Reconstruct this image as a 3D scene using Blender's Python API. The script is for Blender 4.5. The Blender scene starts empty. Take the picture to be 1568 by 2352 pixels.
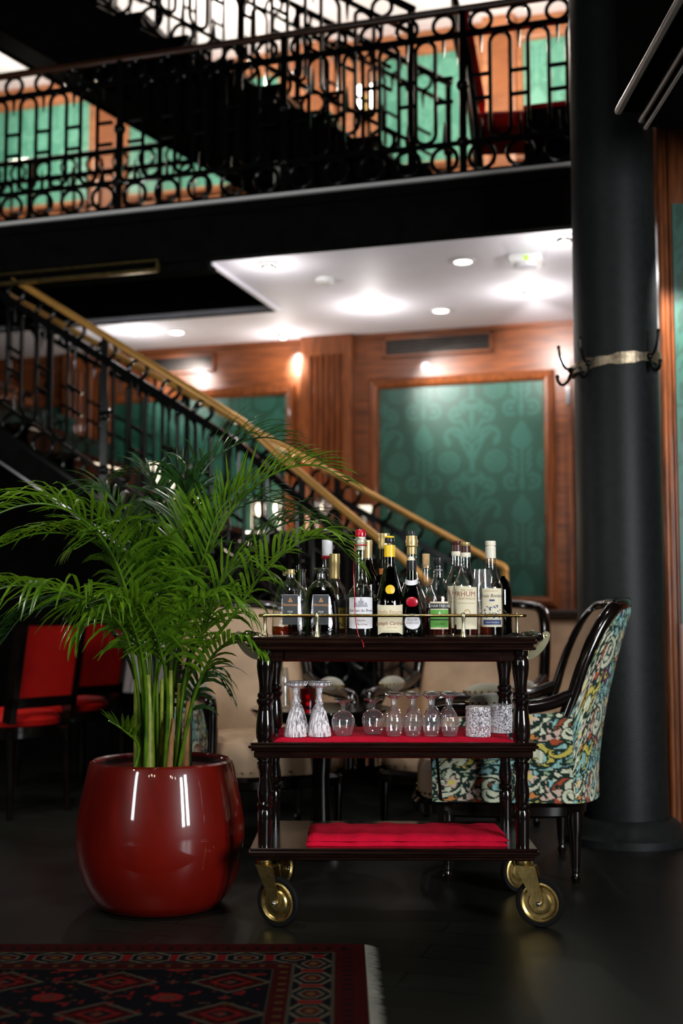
import bpy, math, random
import numpy as np
from mathutils import Vector, Matrix, Euler
rnd = random.Random(7)
PI = math.pi
# ------------------------------------------------------------------ camera, world, light
C = bpy.context.scene
COL = C.collection
H = 0.943
FPX = 2800.0
TH = math.atan(234 / FPX)
cam_d = bpy.data.cameras.new('camera')
cam = bpy.data.objects.new('camera', cam_d); COL.objects.link(cam)
cam.location = (0, 0, H); cam.rotation_euler = (PI / 2 + TH, 0, 0)
cam_d.sensor_fit = 'VERTICAL'; cam_d.sensor_height = 36; cam_d.sensor_width = 24
cam_d.lens = 36 * FPX / 2352
cam_d.clip_start = 0.05
cam_d.dof.use_dof = True; cam_d.dof.focus_distance = 3.85; cam_d.dof.aperture_fstop = 1.5
C.camera = cam
C.view_settings.view_transform = 'Standard'; C.view_settings.look = 'None'
C.view_settings.exposure = 0.0; C.view_settings.gamma = 1.0
try: C.view_settings.use_curve_mapping = False
except Exception: pass
C.cycles.max_bounces = 10; C.cycles.transparent_max_bounces = 24
C.cycles.sample_clamp_indirect = 6.0
C.cycles.caustics_reflective = False; C.cycles.caustics_refractive = False
w = bpy.data.worlds.new('world'); C.world = w; w.use_nodes = True
w.node_tree.nodes['Background'].inputs[0].default_value = (0.9, 1.0, 0.95, 1)
w.node_tree.nodes['Background'].inputs[1].default_value = 0.006

PHI = math.radians(17.0)
U2 = Vector((math.cos(PHI), -math.sin(PHI), 0)); N2 = Vector((math.sin(PHI), math.cos(PHI), 0))
def B(s, t, z=0.0):
    return U2 * s + N2 * t + Vector((0, 0, z))
def ray(px, py):
    a = (px - 784) / FPX; b = (1176 - py) / FPX
    c, s = math.cos(TH), math.sin(TH)
    return Vector((a, c - b * s, s + b * c))
def P(px, py, Y=None, t=None, z=None):
    d = ray(px, py); o = Vector((0, 0, H))
    if Y is not None: k = Y / d.y
    elif t is not None: k = t / (d.dot(N2))
    else: k = (z - H) / d.z
    return o + d * k
def ST(p):
    return p.dot(U2), p.dot(N2), p.z
def SZ(px, py, t):
    return ST(P(px, py, t=t))[0], P(px, py, t=t).z

def light(name, kind, loc, power, color=(1, 1, 1), target=None, size=0.05, spot=60, blend=0.5, size_y=None):
    l = bpy.data.lights.new(name, kind); l.energy = power; l.color = color
    if kind == 'AREA':
        l.size = size
        if size_y: l.shape = 'RECTANGLE'; l.size_y = size_y
    else:
        l.shadow_soft_size = size
    if kind == 'SPOT': l.spot_size = math.radians(spot); l.spot_blend = blend
    o = bpy.data.objects.new(name, l); COL.objects.link(o); o.location = loc
    if target is not None:
        o.rotation_euler = (Vector(target) - Vector(loc)).to_track_quat('-Z', 'Y').to_euler()
    return o
WARM = (1.0, 0.80, 0.58); NEUT = (1.0, 0.945, 0.92); COOL = (0.93, 0.97, 1.0)
# tall windows of the room behind the camera
light('window_light', 'AREA', (3.25, -.75, 1.75), 120, COOL, (0.1, 4.0, 0.95), 0.42, size_y=1.8)
light('window_light.001', 'AREA', (3.60, -.10, 1.75), 120, COOL, (0.1, 4.0, 0.95), 0.42, size_y=1.8)
light('window_light.002', 'AREA', (-3.3, -.6, 2.0), 55, COOL, (-0.4, 4.0, 1.0), 0.4, size_y=1.8)
# chandelier bulbs in the room behind the camera
for k_, (x_, y_, z_) in enumerate(((-1.6, -1.2, 2.6), (-1.2, -1.5, 2.75), (-.8, -1.2, 2.6), (-1.2, -.9, 2.6), (1.5, -1.0, 2.6), (1.9, -1.3, 2.7), (2.3, -1.0, 2.6), (-2.6, .6, 2.3), (-2.9, 1.0, 2.4))):
    light('chandelier_lamp', 'POINT', (x_, y_, z_), 7, (1, .86, .66), None, .06)
# fill spots added in the void to brighten trolley, palm, armchairs and red chairs
light('fill_spot', 'SPOT', (0.45, 1.2, 3.3), 130, NEUT, (0.28, 4.0, 1.0), 0.06, 24, 0.7)
light('fill_spot.001', 'SPOT', (-1.0, 2.4, 3.9), 230, (1, .97, .85), (-0.6, 4.1, 1.35), 0.06, 40, 0.6)
light('fill_spot.002', 'SPOT', (0.75, 3.0, 3.6), 60, NEUT, (0.85, 4.6, 0.7), 0.05, 30, 0.7)
light('fill_spot.003', 'SPOT', (-1.7, 4.4, 3.6), 120, NEUT, (-1.4, 6.2, 0.7), 0.05, 40, 0.7)
light('fill_spot.004', 'SPOT', (-0.2, 4.0, 3.6), 90, NEUT, (-.35, 5.3, 0.7), 0.05, 40, 0.7)
light('fill_spot.005', 'SPOT', (0.3, 4.1, 3.6), 110, NEUT, (.62, 5.5, 0.75), 0.05, 34, 0.7)

# ------------------------------------------------------------------ materials
def nt(name):
    m = bpy.data.materials.new(name); m.use_nodes = True
    n = m.node_tree; b = n.nodes['Principled BSDF']
    return m, n, b
def link(n, a, b): n.links.new(a, b)
def mat(name, col, rough=0.5, metal=0.0, var=0.15, scale=12, bump=0.0, bscale=60, spec=0.5, coat=0.0, stretch=(1, 1, 1), emit=0, sheen=0.0, subsurf=0, trans=0):
    m, n, b = nt(name)
    tc = n.nodes.new('ShaderNodeTexCoord'); mp = n.nodes.new('ShaderNodeMapping'); mp.inputs['Scale'].default_value = stretch
    link(n, tc.outputs['Object'], mp.inputs[0])
    no = n.nodes.new('ShaderNodeTexNoise'); no.inputs['Scale'].default_value = scale; no.inputs['Detail'].default_value = 5
    link(n, mp.outputs[0], no.inputs[0])
    rp = n.nodes.new('ShaderNodeValToRGB')
    c1 = [max(0, c * (1 - var)) for c in col]; c2 = [min(1, c * (1 + var)) for c in col]
    rp.color_ramp.elements[0].color = (*c1, 1); rp.color_ramp.elements[1].color = (*c2, 1)
    rp.color_ramp.elements[0].position = 0.3; rp.color_ramp.elements[1].position = 0.7
    link(n, no.outputs[0], rp.inputs[0]); link(n, rp.outputs[0], b.inputs['Base Color'])
    b.inputs['Roughness'].default_value = rough; b.inputs['Metallic'].default_value = metal
    b.inputs['Specular IOR Level'].default_value = spec
    b.inputs['Coat Weight'].default_value = coat; b.inputs['Coat Roughness'].default_value = 0.05
    if sheen: b.inputs['Sheen Weight'].default_value = sheen
    if trans: b.inputs['Transmission Weight'].default_value = trans
    if emit:
        b.inputs['Emission Color'].default_value = (*col, 1); b.inputs['Emission Strength'].default_value = emit
    if bump:
        n2 = n.nodes.new('ShaderNodeTexNoise'); n2.inputs['Scale'].default_value = bscale; n2.inputs['Detail'].default_value = 3
        link(n, mp.outputs[0], n2.inputs[0])
        bp = n.nodes.new('ShaderNodeBump'); bp.inputs['Strength'].default_value = bump; bp.inputs['Distance'].default_value = 0.01
        link(n, n2.outputs[0], bp.inputs['Height']); link(n, bp.outputs[0], b.inputs['Normal'])
    return m
def attr_mat(name, rough=0.7, spec=0.3, sheen=0.0, bump=0.0, bscale=300, nvar=0.12):
    m, n, b = nt(name)
    a = n.nodes.new('ShaderNodeVertexColor'); a.layer_name = 'Col'
    no = n.nodes.new('ShaderNodeTexNoise'); no.inputs['Scale'].default_value = 90
    mr = n.nodes.new('ShaderNodeMapRange'); mr.inputs['To Min'].default_value = 1 - nvar; mr.inputs['To Max'].default_value = 1 + nvar
    link(n, no.outputs[0], mr.inputs[0])
    mx = n.nodes.new('ShaderNodeMix'); mx.data_type = 'RGBA'; mx.blend_type = 'MULTIPLY'; mx.inputs['Factor'].default_value = 1
    link(n, a.outputs[0], mx.inputs[6]); link(n, mr.outputs[0], mx.inputs[7]); link(n, mx.outputs[2], b.inputs['Base Color'])
    b.inputs['Roughness'].default_value = rough; b.inputs['Specular IOR Level'].default_value = spec; b.inputs['Sheen Weight'].default_value = sheen
    if bump:
        n2 = n.nodes.new('ShaderNodeTexNoise'); n2.inputs['Scale'].default_value = bscale
        bp = n.nodes.new('ShaderNodeBump'); bp.inputs['Strength'].default_value = bump; bp.inputs['Distance'].default_value = 0.005
        link(n, n2.outputs[0], bp.inputs['Height']); link(n, bp.outputs[0], b.inputs['Normal'])
    return m
def thin_glass(name, tint=(0.92, 0.95, 0.95), refl=1.0, rough=0.03, haze=0.0, hazecol=(1, 1, 1), bump=0.0, bscale=80):
    m = bpy.data.materials.new(name); m.use_nodes = True; n = m.node_tree; n.nodes.clear()
    out = n.nodes.new('ShaderNodeOutputMaterial'); tr = n.nodes.new('ShaderNodeBsdfTransparent'); gl = n.nodes.new('ShaderNodeBsdfGlossy')
    tr.inputs[0].default_value = (*tint, 1); gl.inputs['Roughness'].default_value = rough; gl.inputs[0].default_value = (1, 1, 1, 1)
    lw = n.nodes.new('ShaderNodeLayerWeight'); lw.inputs[0].default_value = 0.5
    pw_ = n.nodes.new('ShaderNodeMath'); pw_.operation = 'POWER'; pw_.inputs[1].default_value = 2.6; link(n, lw.outputs['Facing'], pw_.inputs[0])
    ad_ = n.nodes.new('ShaderNodeMath'); ad_.operation = 'MULTIPLY_ADD'; ad_.inputs[1].default_value = .8; ad_.inputs[2].default_value = .05; link(n, pw_.outputs[0], ad_.inputs[0])
    no = n.nodes.new('ShaderNodeTexNoise'); no.inputs['Scale'].default_value = bscale
    bp = n.nodes.new('ShaderNodeBump'); bp.inputs['Strength'].default_value = max(bump, 0.02); bp.inputs['Distance'].default_value = 0.003
    link(n, no.outputs[0], bp.inputs['Height']); link(n, bp.outputs[0], gl.inputs['Normal'])
    mu = n.nodes.new('ShaderNodeMath'); mu.operation = 'MULTIPLY'; mu.inputs[1].default_value = refl; mu.use_clamp = True
    link(n, ad_.outputs[0], mu.inputs[0])
    mx = n.nodes.new('ShaderNodeMixShader'); link(n, mu.outputs[0], mx.inputs[0]); link(n, tr.outputs[0], mx.inputs[1]); link(n, gl.outputs[0], mx.inputs[2])
    last = mx
    if haze:
        df = n.nodes.new('ShaderNodeBsdfDiffuse'); df.inputs[0].default_value = (*hazecol, 1)  # diffuse mixed in to stand in for light the glass catches
        mh = n.nodes.new('ShaderNodeMixShader'); mh.inputs[0].default_value = haze
        link(n, mx.outputs[0], mh.inputs[1]); link(n, df.outputs[0], mh.inputs[2]); last = mh
    link(n, last.outputs[0], out.inputs[0])
    return m
def leaf_mat(name, col, tcol):
    m = bpy.data.materials.new(name); m.use_nodes = True; n = m.node_tree; b = n.nodes['Principled BSDF']; out = n.nodes['Material Output']
    no = n.nodes.new('ShaderNodeTexNoise'); no.inputs['Scale'].default_value = 9
    rp = n.nodes.new('ShaderNodeValToRGB'); rp.color_ramp.elements[0].position = .3; rp.color_ramp.elements[1].position = .7
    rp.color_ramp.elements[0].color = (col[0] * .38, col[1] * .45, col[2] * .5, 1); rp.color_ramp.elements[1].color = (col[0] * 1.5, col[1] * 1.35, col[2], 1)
    link(n, no.outputs[0], rp.inputs[0]); link(n, rp.outputs[0], b.inputs['Base Color'])
    b.inputs['Roughness'].default_value = 0.24; b.inputs['Specular IOR Level'].default_value = 0.5
    t = n.nodes.new('ShaderNodeBsdfTranslucent'); t.inputs[0].default_value = (*tcol, 1)
    mx = n.nodes.new('ShaderNodeMixShader'); mx.inputs[0].default_value = 0.28
    link(n, b.outputs[0], mx.inputs[1]); link(n, t.outputs[0], mx.inputs[2]); link(n, mx.outputs[0], out.inputs[0])
    return m
M = {}
M['iron'] = mat('black_iron', (0.003, 0.0035, 0.0033), 0.22, 0, .2, spec=.2)
M['blackpaint'] = mat('black_paint', (0.004, 0.0045, 0.004), 0.8, 0, .2, spec=.03)
M['blackpaint'].node_tree.nodes['Principled BSDF'].inputs['IOR'].default_value = 1.02
M['column'] = mat('column_paint', (0.010, 0.012, 0.012), 0.48, 0, .2, 30, bump=.12, bscale=170, spec=.22)
M['mahog'] = mat('mahogany_vertical', (0.155, 0.043, 0.011), 0.34, 0, .5, 9, spec=.35, coat=.08, stretch=(6, 6, .6))
M['mahogh'] = mat('mahogany_horizontal', (0.155, 0.043, 0.011), 0.34, 0, .5, 9, spec=.35, coat=.08, stretch=(.5, 6, 6))
M['upwood'] = mat('upper_wood', (0.30, 0.118, 0.05), 0.4, 0, .25, 8, spec=.4, stretch=(1, 6, 3))
M['plaster'] = mat('white_plaster', (0.74, 0.73, 0.79), 0.6, 0, .03, 5, bump=.04)
M['white'] = mat('white_enamel', (0.8, 0.8, 0.78), 0.35, 0, .03)
M['floorm'] = None
M['darkwood'] = mat('dark_polished_wood', (0.010, 0.0038, 0.0025), 0.2, 0, .5, 10, spec=.35, coat=.15, stretch=(1, 8, 8))
M['ebony'] = mat('ebonised_wood', (0.005, 0.003, 0.0025), 0.14, 0, .4, 10, spec=.4, coat=.5)
M['brass'] = mat('polished_brass', (0.62, 0.42, 0.14), 0.2, 1.0, .12, 14)
M['palebrass'] = mat('pale_brass', (0.80, 0.74, 0.46), 0.25, 1.0, .1, 14)
M['oldbrass'] = mat('aged_brass', (0.50, 0.36, 0.13), 0.33, 1.0, .3, 30, bump=.08, bscale=120)
M['bronze'] = mat('bronze_rail', (0.58, 0.30, 0.07), 0.34, 0.35, .15, 6, spec=.6)
M['chrome'] = mat('silver_metal', (0.75, 0.76, 0.78), 0.15, 1.0, .05)
M['rubber'] = mat('black_rubber', (0.004, 0.004, 0.004), 0.7, spec=.15)
M['redpot'] = mat('red_glaze', (0.125, 0.0038, 0.0012), 0.35, 0, .15, 4, spec=.2, coat=1.0)
M['potin'] = mat('dark_pot_inside', (0.02, 0.008, 0.006), 0.3)
M['soil'] = mat('potting_soil', (0.012, 0.009, 0.006), 0.9, 0, .5, 60, bump=1, bscale=70)
M['redcloth'] = mat('crimson_cloth', (0.50, 0.003, 0.025), 0.9, 0, .12, 40, bump=.35, bscale=180, spec=.1)
M['redup'] = mat('red_upholstery', (0.50, 0.006, 0.003), 0.7, 0, .15, 8, spec=.2)
M['leather'] = mat('beige_leather', (0.42, 0.29, 0.19), 0.55, 0, .2, 7, bump=.1, bscale=90, spec=.3)
M['velvet'] = mat('olive_velvet', (0.19, 0.18, 0.13), 0.8, 0, .3, 12, sheen=.4)
M['linen'] = mat('white_linen', (0.62, 0.60, 0.60), 0.9, 0, .12, 4)
M['stem'] = mat('palm_stem', (0.20, 0.24, 0.02), 0.45, 0, .35, 25)
M['sheath'] = mat('dry_sheath', (0.24, 0.11, 0.03), 0.7, 0, .4, 30, stretch=(4, 4, 1))
M['leafA'] = leaf_mat('palm_leaf_lit', (0.085, 0.19, 0.012), (0.22, 0.46, 0.02))
M['leafB'] = leaf_mat('palm_leaf_shaded', (0.022, 0.065, 0.018), (0.05, 0.18, 0.02))  # darker copy of the leaf, shade of the back fronds put into colour
M['glass'] = thin_glass('clear_glass', (0.95, 0.96, 0.955), 1.7, .03, 0, bump=.12, bscale=40)
M['winegl'] = thin_glass('wine_glass_clear', (0.95, 0.955, 0.96), 2.0, .03, .03)
def crystal(name, stretch, scale, lo=.05, hi=.75):  # noise-driven white streaks stand in for the sparkle of cut crystal
    m = thin_glass(name, (.90, .91, .92), 2.2, .06, .5, (.92, .90, .95), bump=.8, bscale=120); n = m.node_tree
    mh = [q for q in n.nodes if q.type == 'MIX_SHADER'][-1]
    tc = n.nodes.new('ShaderNodeTexCoord'); mp = n.nodes.new('ShaderNodeMapping'); mp.inputs['Scale'].default_value = stretch; link(n, tc.outputs['Object'], mp.inputs[0])
    no = n.nodes.new('ShaderNodeTexNoise'); no.inputs['Scale'].default_value = scale; no.inputs['Detail'].default_value = 2; link(n, mp.outputs[0], no.inputs[0])
    mr = n.nodes.new('ShaderNodeMapRange'); mr.inputs['From Min'].default_value = .44; mr.inputs['From Max'].default_value = .6; mr.inputs['To Min'].default_value = lo; mr.inputs['To Max'].default_value = hi
    link(n, no.outputs[0], mr.inputs[0]); link(n, mr.outputs[0], mh.inputs[0]); return m
M['crystal'] = crystal('flute_painted_sparkle', (1, 1, .16), 190)
M['crystalx'] = crystal('tumbler_painted_sparkle', (1, 1, 1), 190, .05, .6)
M['greengl'] = thin_glass('dark_green_glass', (0.05, 0.09, 0.02), 1.1)
M['blackgl'] = thin_glass('black_green_glass', (0.02, 0.035, 0.015), 1.1)
M['emerald'] = thin_glass('emerald_glass', (0.02, 0.16, 0.04), 1.1)
M['smoke'] = thin_glass('smoked_glass', (0.05, 0.05, 0.045), 1.1)
M['amber'] = thin_glass('amber_liquor', (0.42, 0.13, 0.02), .7)
M['cognac'] = thin_glass('dark_cognac', (0.13, 0.022, 0.006), .8)
M['redgl'] = thin_glass('red_glass', (0.35, 0.005, 0.01), 1.0, .05, .10, (.22, .0, .01))
def M_solid(key, col, rough=.5, metal=0, **k):
    if key not in M: M[key] = mat(key, col, rough, metal, **k)
    return M[key]
M_solid('paper_cream', (0.72, 0.66, 0.48), .7, var=.04); M_solid('paper_white', (0.72, 0.72, 0.76), .7, var=.03)
M_solid('paper_grey', (0.040, 0.045, 0.050), .6, var=.08); M_solid('paper_green', (0.10, 0.36, 0.05), .6, var=.06)
M_solid('paper_black', (0.01, 0.01, 0.012), .5); M_solid('paper_gold', (0.42, 0.32, 0.06), .5); M_solid('paper_blue', (0.03, 0.06, 0.2), .6)
M_solid('ink_dark', (0.05, 0.03, 0.03), .7); M_solid('ink_rust', (0.30, 0.09, 0.04), .7); M_solid('ink_tan', (0.55, 0.36, 0.16), .7)
M_solid('ink_copper', (0.65, 0.33, 0.13), .5); M_solid('ink_white', (0.7, 0.7, 0.68), .6); M_solid('ink_grey', (0.38, 0.38, 0.44), .7)
M_solid('wax_red', (0.42, 0.004, 0.02), .25, coat=.5); M_solid('yellow_foil', (0.80, 0.52, 0.02), .35); M_solid('gold_foil', (0.62, 0.46, 0.20), .35, .7)
M_solid('cork', (0.52, 0.33, 0.16), .8, var=.25, scale=80); M_solid('maroon', (0.05, 0.012, 0.01), .35); M_solid('black_cap', (0.012, 0.013, 0.014), .3)
M_solid('ivory_cap', (0.72, 0.68, 0.55), .5); M_solid('orange_label', (0.55, 0.17, 0.03), .6)
def emission(name, col, s):
    m = bpy.data.materials.new(name); m.use_nodes = True; n = m.node_tree; n.nodes.clear()
    o = n.nodes.new('ShaderNodeOutputMaterial'); e = n.nodes.new('ShaderNodeEmission'); e.inputs[0].default_value = (*col, 1); e.inputs[1].default_value = s
    link(n, e.outputs[0], o.inputs[0]); return m
M['bulb'] = emission('lamp_glow', (1, .95, .88), 9); M['bulbw'] = emission('warm_lamp_glow', (1, .85, .62), 6)
M['led'] = emission('green_led', (.35, 1, .05), 2); M['candle'] = emission('candle_flame', (1, .10, .05), 4)
M['shade'] = emission('lamp_shade_glow', (1, .88, .68), 1.6)
# floor: near-black boards
m, n, b = nt('dark_floor_boards')
tc = n.nodes.new('ShaderNodeTexCoord'); mp = n.nodes.new('ShaderNodeMapping'); mp.inputs['Rotation'].default_value = (0, 0, PHI); link(n, tc.outputs['Object'], mp.inputs[0])
br = n.nodes.new('ShaderNodeTexBrick'); br.inputs['Scale'].default_value = 1.0; br.inputs['Brick Width'].default_value = 1.6; br.inputs['Row Height'].default_value = 0.14; br.inputs['Mortar Size'].default_value = 0.003
br.inputs['Color1'].default_value = (0.008, 0.009, 0.007, 1); br.inputs['Color2'].default_value = (0.006, 0.007, 0.0055, 1); br.inputs['Mortar'].default_value = (0.003, 0.003, 0.003, 1)
link(n, mp.outputs[0], br.inputs[0]); link(n, br.outputs[0], b.inputs['Base Color'])
no = n.nodes.new('ShaderNodeTexNoise'); no.inputs['Scale'].default_value = 6; mr = n.nodes.new('ShaderNodeMapRange'); mr.inputs['To Min'].default_value = .30; mr.inputs['To Max'].default_value = .5
link(n, no.outputs[0], mr.inputs[0]); link(n, mr.outputs[0], b.inputs['Roughness']); b.inputs['Specular IOR Level'].default_value = .22
M['floorm'] = m
M['damask'] = attr_mat('green_damask', .42, .45, 0, .12, 260, .06)
M['rug'] = attr_mat('rug_pile', .95, .03, 0, .4, 350, .25)
M['floral'] = attr_mat('floral_tapestry', .8, .2, .1, .25, 400, .2)

# ------------------------------------------------------------------ mesh builder
class MB:
    def __init__(s): s.v = []; s.f = []; s.sm = []
    def add(s, vs, fs, smooth=False):
        o = len(s.v); s.v += [tuple(v) for v in vs]; s.f += [tuple(i + o for i in f) for f in fs]; s.sm += [smooth] * len(fs); return s
    def box(s, x0, x1, y0, y1, z0, z1, shear=0.0, rot=None, org=None):
        vs = [Vector((x, y, z + shear * x)) for x in (x0, x1) for y in (y0, y1) for z in (z0, z1)]
        if rot is not None:
            o = Vector(org or ((x0 + x1) / 2, (y0 + y1) / 2, (z0 + z1) / 2)); vs = [rot @ (v - o) + o for v in vs]
        return s.add(vs, [(0, 1, 3, 2), (4, 6, 7, 5), (0, 4, 5, 1), (2, 3, 7, 6), (0, 2, 6, 4), (1, 5, 7, 3)])
    def cbox(s, x0, x1, y0, y1, z0, z1, c=0.004):
        # box with chamfered vertical and horizontal edges
        def ring(x0, x1, y0, y1, z, c): return [(x0 + c, y0, z), (x1 - c, y0, z), (x1, y0 + c, z), (x1, y1 - c, z), (x1 - c, y1, z), (x0 + c, y1, z), (x0, y1 - c, z), (x0, y0 + c, z)]
        vs = ring(x0 + c, x1 - c, y0 + c, y1 - c, z0, c) + ring(x0, x1, y0, y1, z0 + c, c) + ring(x0, x1, y0, y1, z1 - c, c) + ring(x0 + c, x1 - c, y0 + c, y1 - c, z1, c)
        fs = [tuple(range(7, -1, -1)), tuple(range(24, 32))]
        for k in range(3):
            for i in range(8):
                j = (i + 1) % 8; fs.append((k * 8 + i, k * 8 + j, k * 8 + 8 + j, k * 8 + 8 + i))
        return s.add(vs, fs)
    def tube(s, pts, r, seg=8, closed=False, caps=True, flat=None):
        pts = [Vector(p) for p in pts]; n = len(pts); rs = r if isinstance(r, (list, tuple)) else [r] * n
        vs = []; prev = None
        for i, p in enumerate(pts):
            a = pts[(i - 1) % n] if (closed or i > 0) else p; c = pts[(i + 1) % n] if (closed or i < n - 1) else p
            d = (c - a); d = d.normalized() if d.length > 1e-9 else Vector((0, 0, 1))
            if prev is None:
                up = Vector((0, 0, 1)) if abs(d.z) < .95 else Vector((0, 1, 0)); x = d.cross(up).normalized()
            else:
                x = (prev - d * prev.dot(d)); x = x.normalized() if x.length > 1e-6 else d.orthogonal().normalized()
            prev = x; y = d.cross(x)
            for k in range(seg):
                an = 2 * PI * k / seg
                vs.append(p + (x * math.cos(an) + y * math.sin(an) * (flat or 1)) * rs[i])
        fs = []
        for i in range(n if closed else n - 1):
            j = (i + 1) % n
            for k in range(seg):
                l = (k + 1) % seg; fs.append((i * seg + k, i * seg + l, j * seg + l, j * seg + k))
        if caps and not closed:
            fs.append(tuple(range(seg - 1, -1, -1))); fs.append(tuple((n - 1) * seg + k for k in range(seg)))
        return s.add(vs, fs, True)
    def lathe(s, prof, seg=28, cx=0, cy=0, sx=1, sy=1, mod=None, caps=True):
        vs = []; n = len(prof)
        for (r, z) in prof:
            for k in range(seg):
                a = 2 * PI * k / seg; rr = r * (mod(a, z) if mod else 1)
                vs.append((cx + rr * math.cos(a) * sx, cy + rr * math.sin(a) * sy, z))
        fs = []
        for i in range(n - 1):
            for k in range(seg):
                l = (k + 1) % seg; fs.append((i * seg + k, i * seg + l, (i + 1) * seg + l, (i + 1) * seg + k))
        if caps:
            if prof[0][0] > 1e-5: fs.append(tuple(range(seg - 1, -1, -1)))
            if prof[-1][0] > 1e-5: fs.append(tuple((n - 1) * seg + k for k in range(seg)))
        return s.add(vs, fs, True)
    def ball(s, c, rx, ry=None, rz=None, seg=14, ring=8):
        ry = ry or rx; rz = rz or rx
        prof = [(math.sin(PI * i / ring), -math.cos(PI * i / ring)) for i in range(ring + 1)]
        o = len(s.v); t = MB().lathe([(max(r, 1e-6), z) for r, z in prof], seg, caps=False)
        return s.add([(c[0] + v[0] * rx, c[1] + v[1] * ry, c[2] + v[2] * rz) for v in t.v], t.f, True)
    def torus(s, c, R, r, ax='y', seg=24, k=8, rot=None):
        pts = []
        for i in range(seg):
            a = 2 * PI * i / seg; x, y = math.cos(a) * R, math.sin(a) * R
            v = Vector((x, 0, y)) if ax == 'y' else (Vector((0, x, y)) if ax == 'x' else Vector((x, y, 0)))
            if rot is not None: v = rot @ v
            pts.append(Vector(c) + v)
        return s.tube(pts, r, k, closed=True)
    def xf(s, mtx): s.v = [tuple(mtx @ Vector(v)) for v in s.v]; return s
    def mesh(s, name, angle=38):
        me = bpy.data.meshes.new(name); me.from_pydata(s.v, [], s.f); me.update()
        me.polygons.foreach_set('use_smooth', s.sm if any(s.sm) else [False] * len(s.f))
        if any(s.sm): me.set_sharp_from_angle(angle=math.radians(angle))
        return me
def obj(name, mb, m, parent=None, label=None, loc=None, rot=None, angle=38):
    me = mb.mesh(name, angle) if isinstance(mb, MB) else mb
    me.materials.clear(); me.materials.append(M[m] if isinstance(m, str) else m)
    o = bpy.data.objects.new(name, me); COL.objects.link(o)
    if parent: o.parent = parent
    if loc is not None: o.location = loc
    if rot is not None: o.rotation_euler = rot
    if label: o['label'] = label
    return o
def thing(name, label, cat, loc=(0, 0, 0), rotz=0.0, group=None):
    o = bpy.data.objects.new(name, None); COL.objects.link(o); o.empty_display_size = .05
    o.location = loc; o.rotation_euler = (0, 0, rotz); o['label'] = label; o['category'] = cat
    if group: o['group'] = group
    return o
def tag(o, label, cat, group=None, kind=None):
    o['label'] = label; o['category'] = cat
    if group: o['group'] = group
    if kind: o['kind'] = kind
    return o
def struct(o, label=None, cat=None):
    o['kind'] = 'structure'
    if label: o['label'] = label
    if cat: o['category'] = cat
    return o
def copy_tree(o, parent=None):
    c = o.copy(); COL.objects.link(c)
    if parent: c.parent = parent
    for ch in list(o.children): copy_tree(ch, c)
    return c
def colgrid(name, nu, nv, pos, col, m, parent=None, smooth=True, label=None):
    """grid mesh with a colour attribute; pos(U,V)->xyz arrays, col(U,V)->rgb arrays; U,V in 0..1"""
    uu, vv = np.meshgrid(np.linspace(0, 1, nu), np.linspace(0, 1, nv), indexing='ij')
    X, Y, Z = pos(uu, vv); co = np.stack([X + 0 * uu, Y + 0 * uu, Z + 0 * uu], -1).reshape(-1, 3)
    rgb = col(uu, vv).reshape(-1, 3)
    i = np.arange((nu - 1) * (nv - 1)); a = (i // (nv - 1)) * nv + i % (nv - 1)
    f = np.stack([a, a + nv, a + nv + 1, a + 1], -1)
    me = bpy.data.meshes.new(name); me.from_pydata(co.tolist(), [], f.tolist()); me.update()
    if smooth: me.polygons.foreach_set('use_smooth', [True] * len(f))
    at = me.color_attributes.new('Col', 'FLOAT_COLOR', 'POINT')
    at.data.foreach_set('color', np.concatenate([np.clip(rgb, 0, 1), np.ones((len(rgb), 1))], 1).astype(np.float32).ravel())
    return obj(name, me, m, parent, label)
def bez(pts, n):
    """Catmull-Rom through points"""
    pts = [Vector(p) for p in pts]; q = [pts[0] * 2 - pts[1]] + pts + [pts[-1] * 2 - pts[-2]]; out = []
    L = len(pts) - 1
    for i in range(n + 1):
        u = i / n * L; k = min(int(u), L - 1); t = u - k; a, b, c, d = q[k:k + 4]
        out.append(0.5 * ((2 * b) + (c - a) * t + (2 * a - 5 * b + 4 * c - d) * t * t + (3 * b - a - 3 * c + d) * t ** 3))
    return out
def text_mb(body, size, flat=True):
    cu = bpy.data.curves.new('lettering', 'FONT'); cu.body = body; cu.size = size; cu.align_x = 'CENTER'; cu.align_y = 'CENTER'; cu.resolution_u = 2
    o = bpy.data.objects.new('lettering', cu); me = bpy.data.meshes.new_from_object(o)
    mb = MB(); mb.add([tuple(v.co) for v in me.vertices], [tuple(p.vertices) for p in me.polygons])
    bpy.data.objects.remove(o); bpy.data.curves.remove(cu); bpy.data.meshes.remove(me)
    return mb

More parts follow.
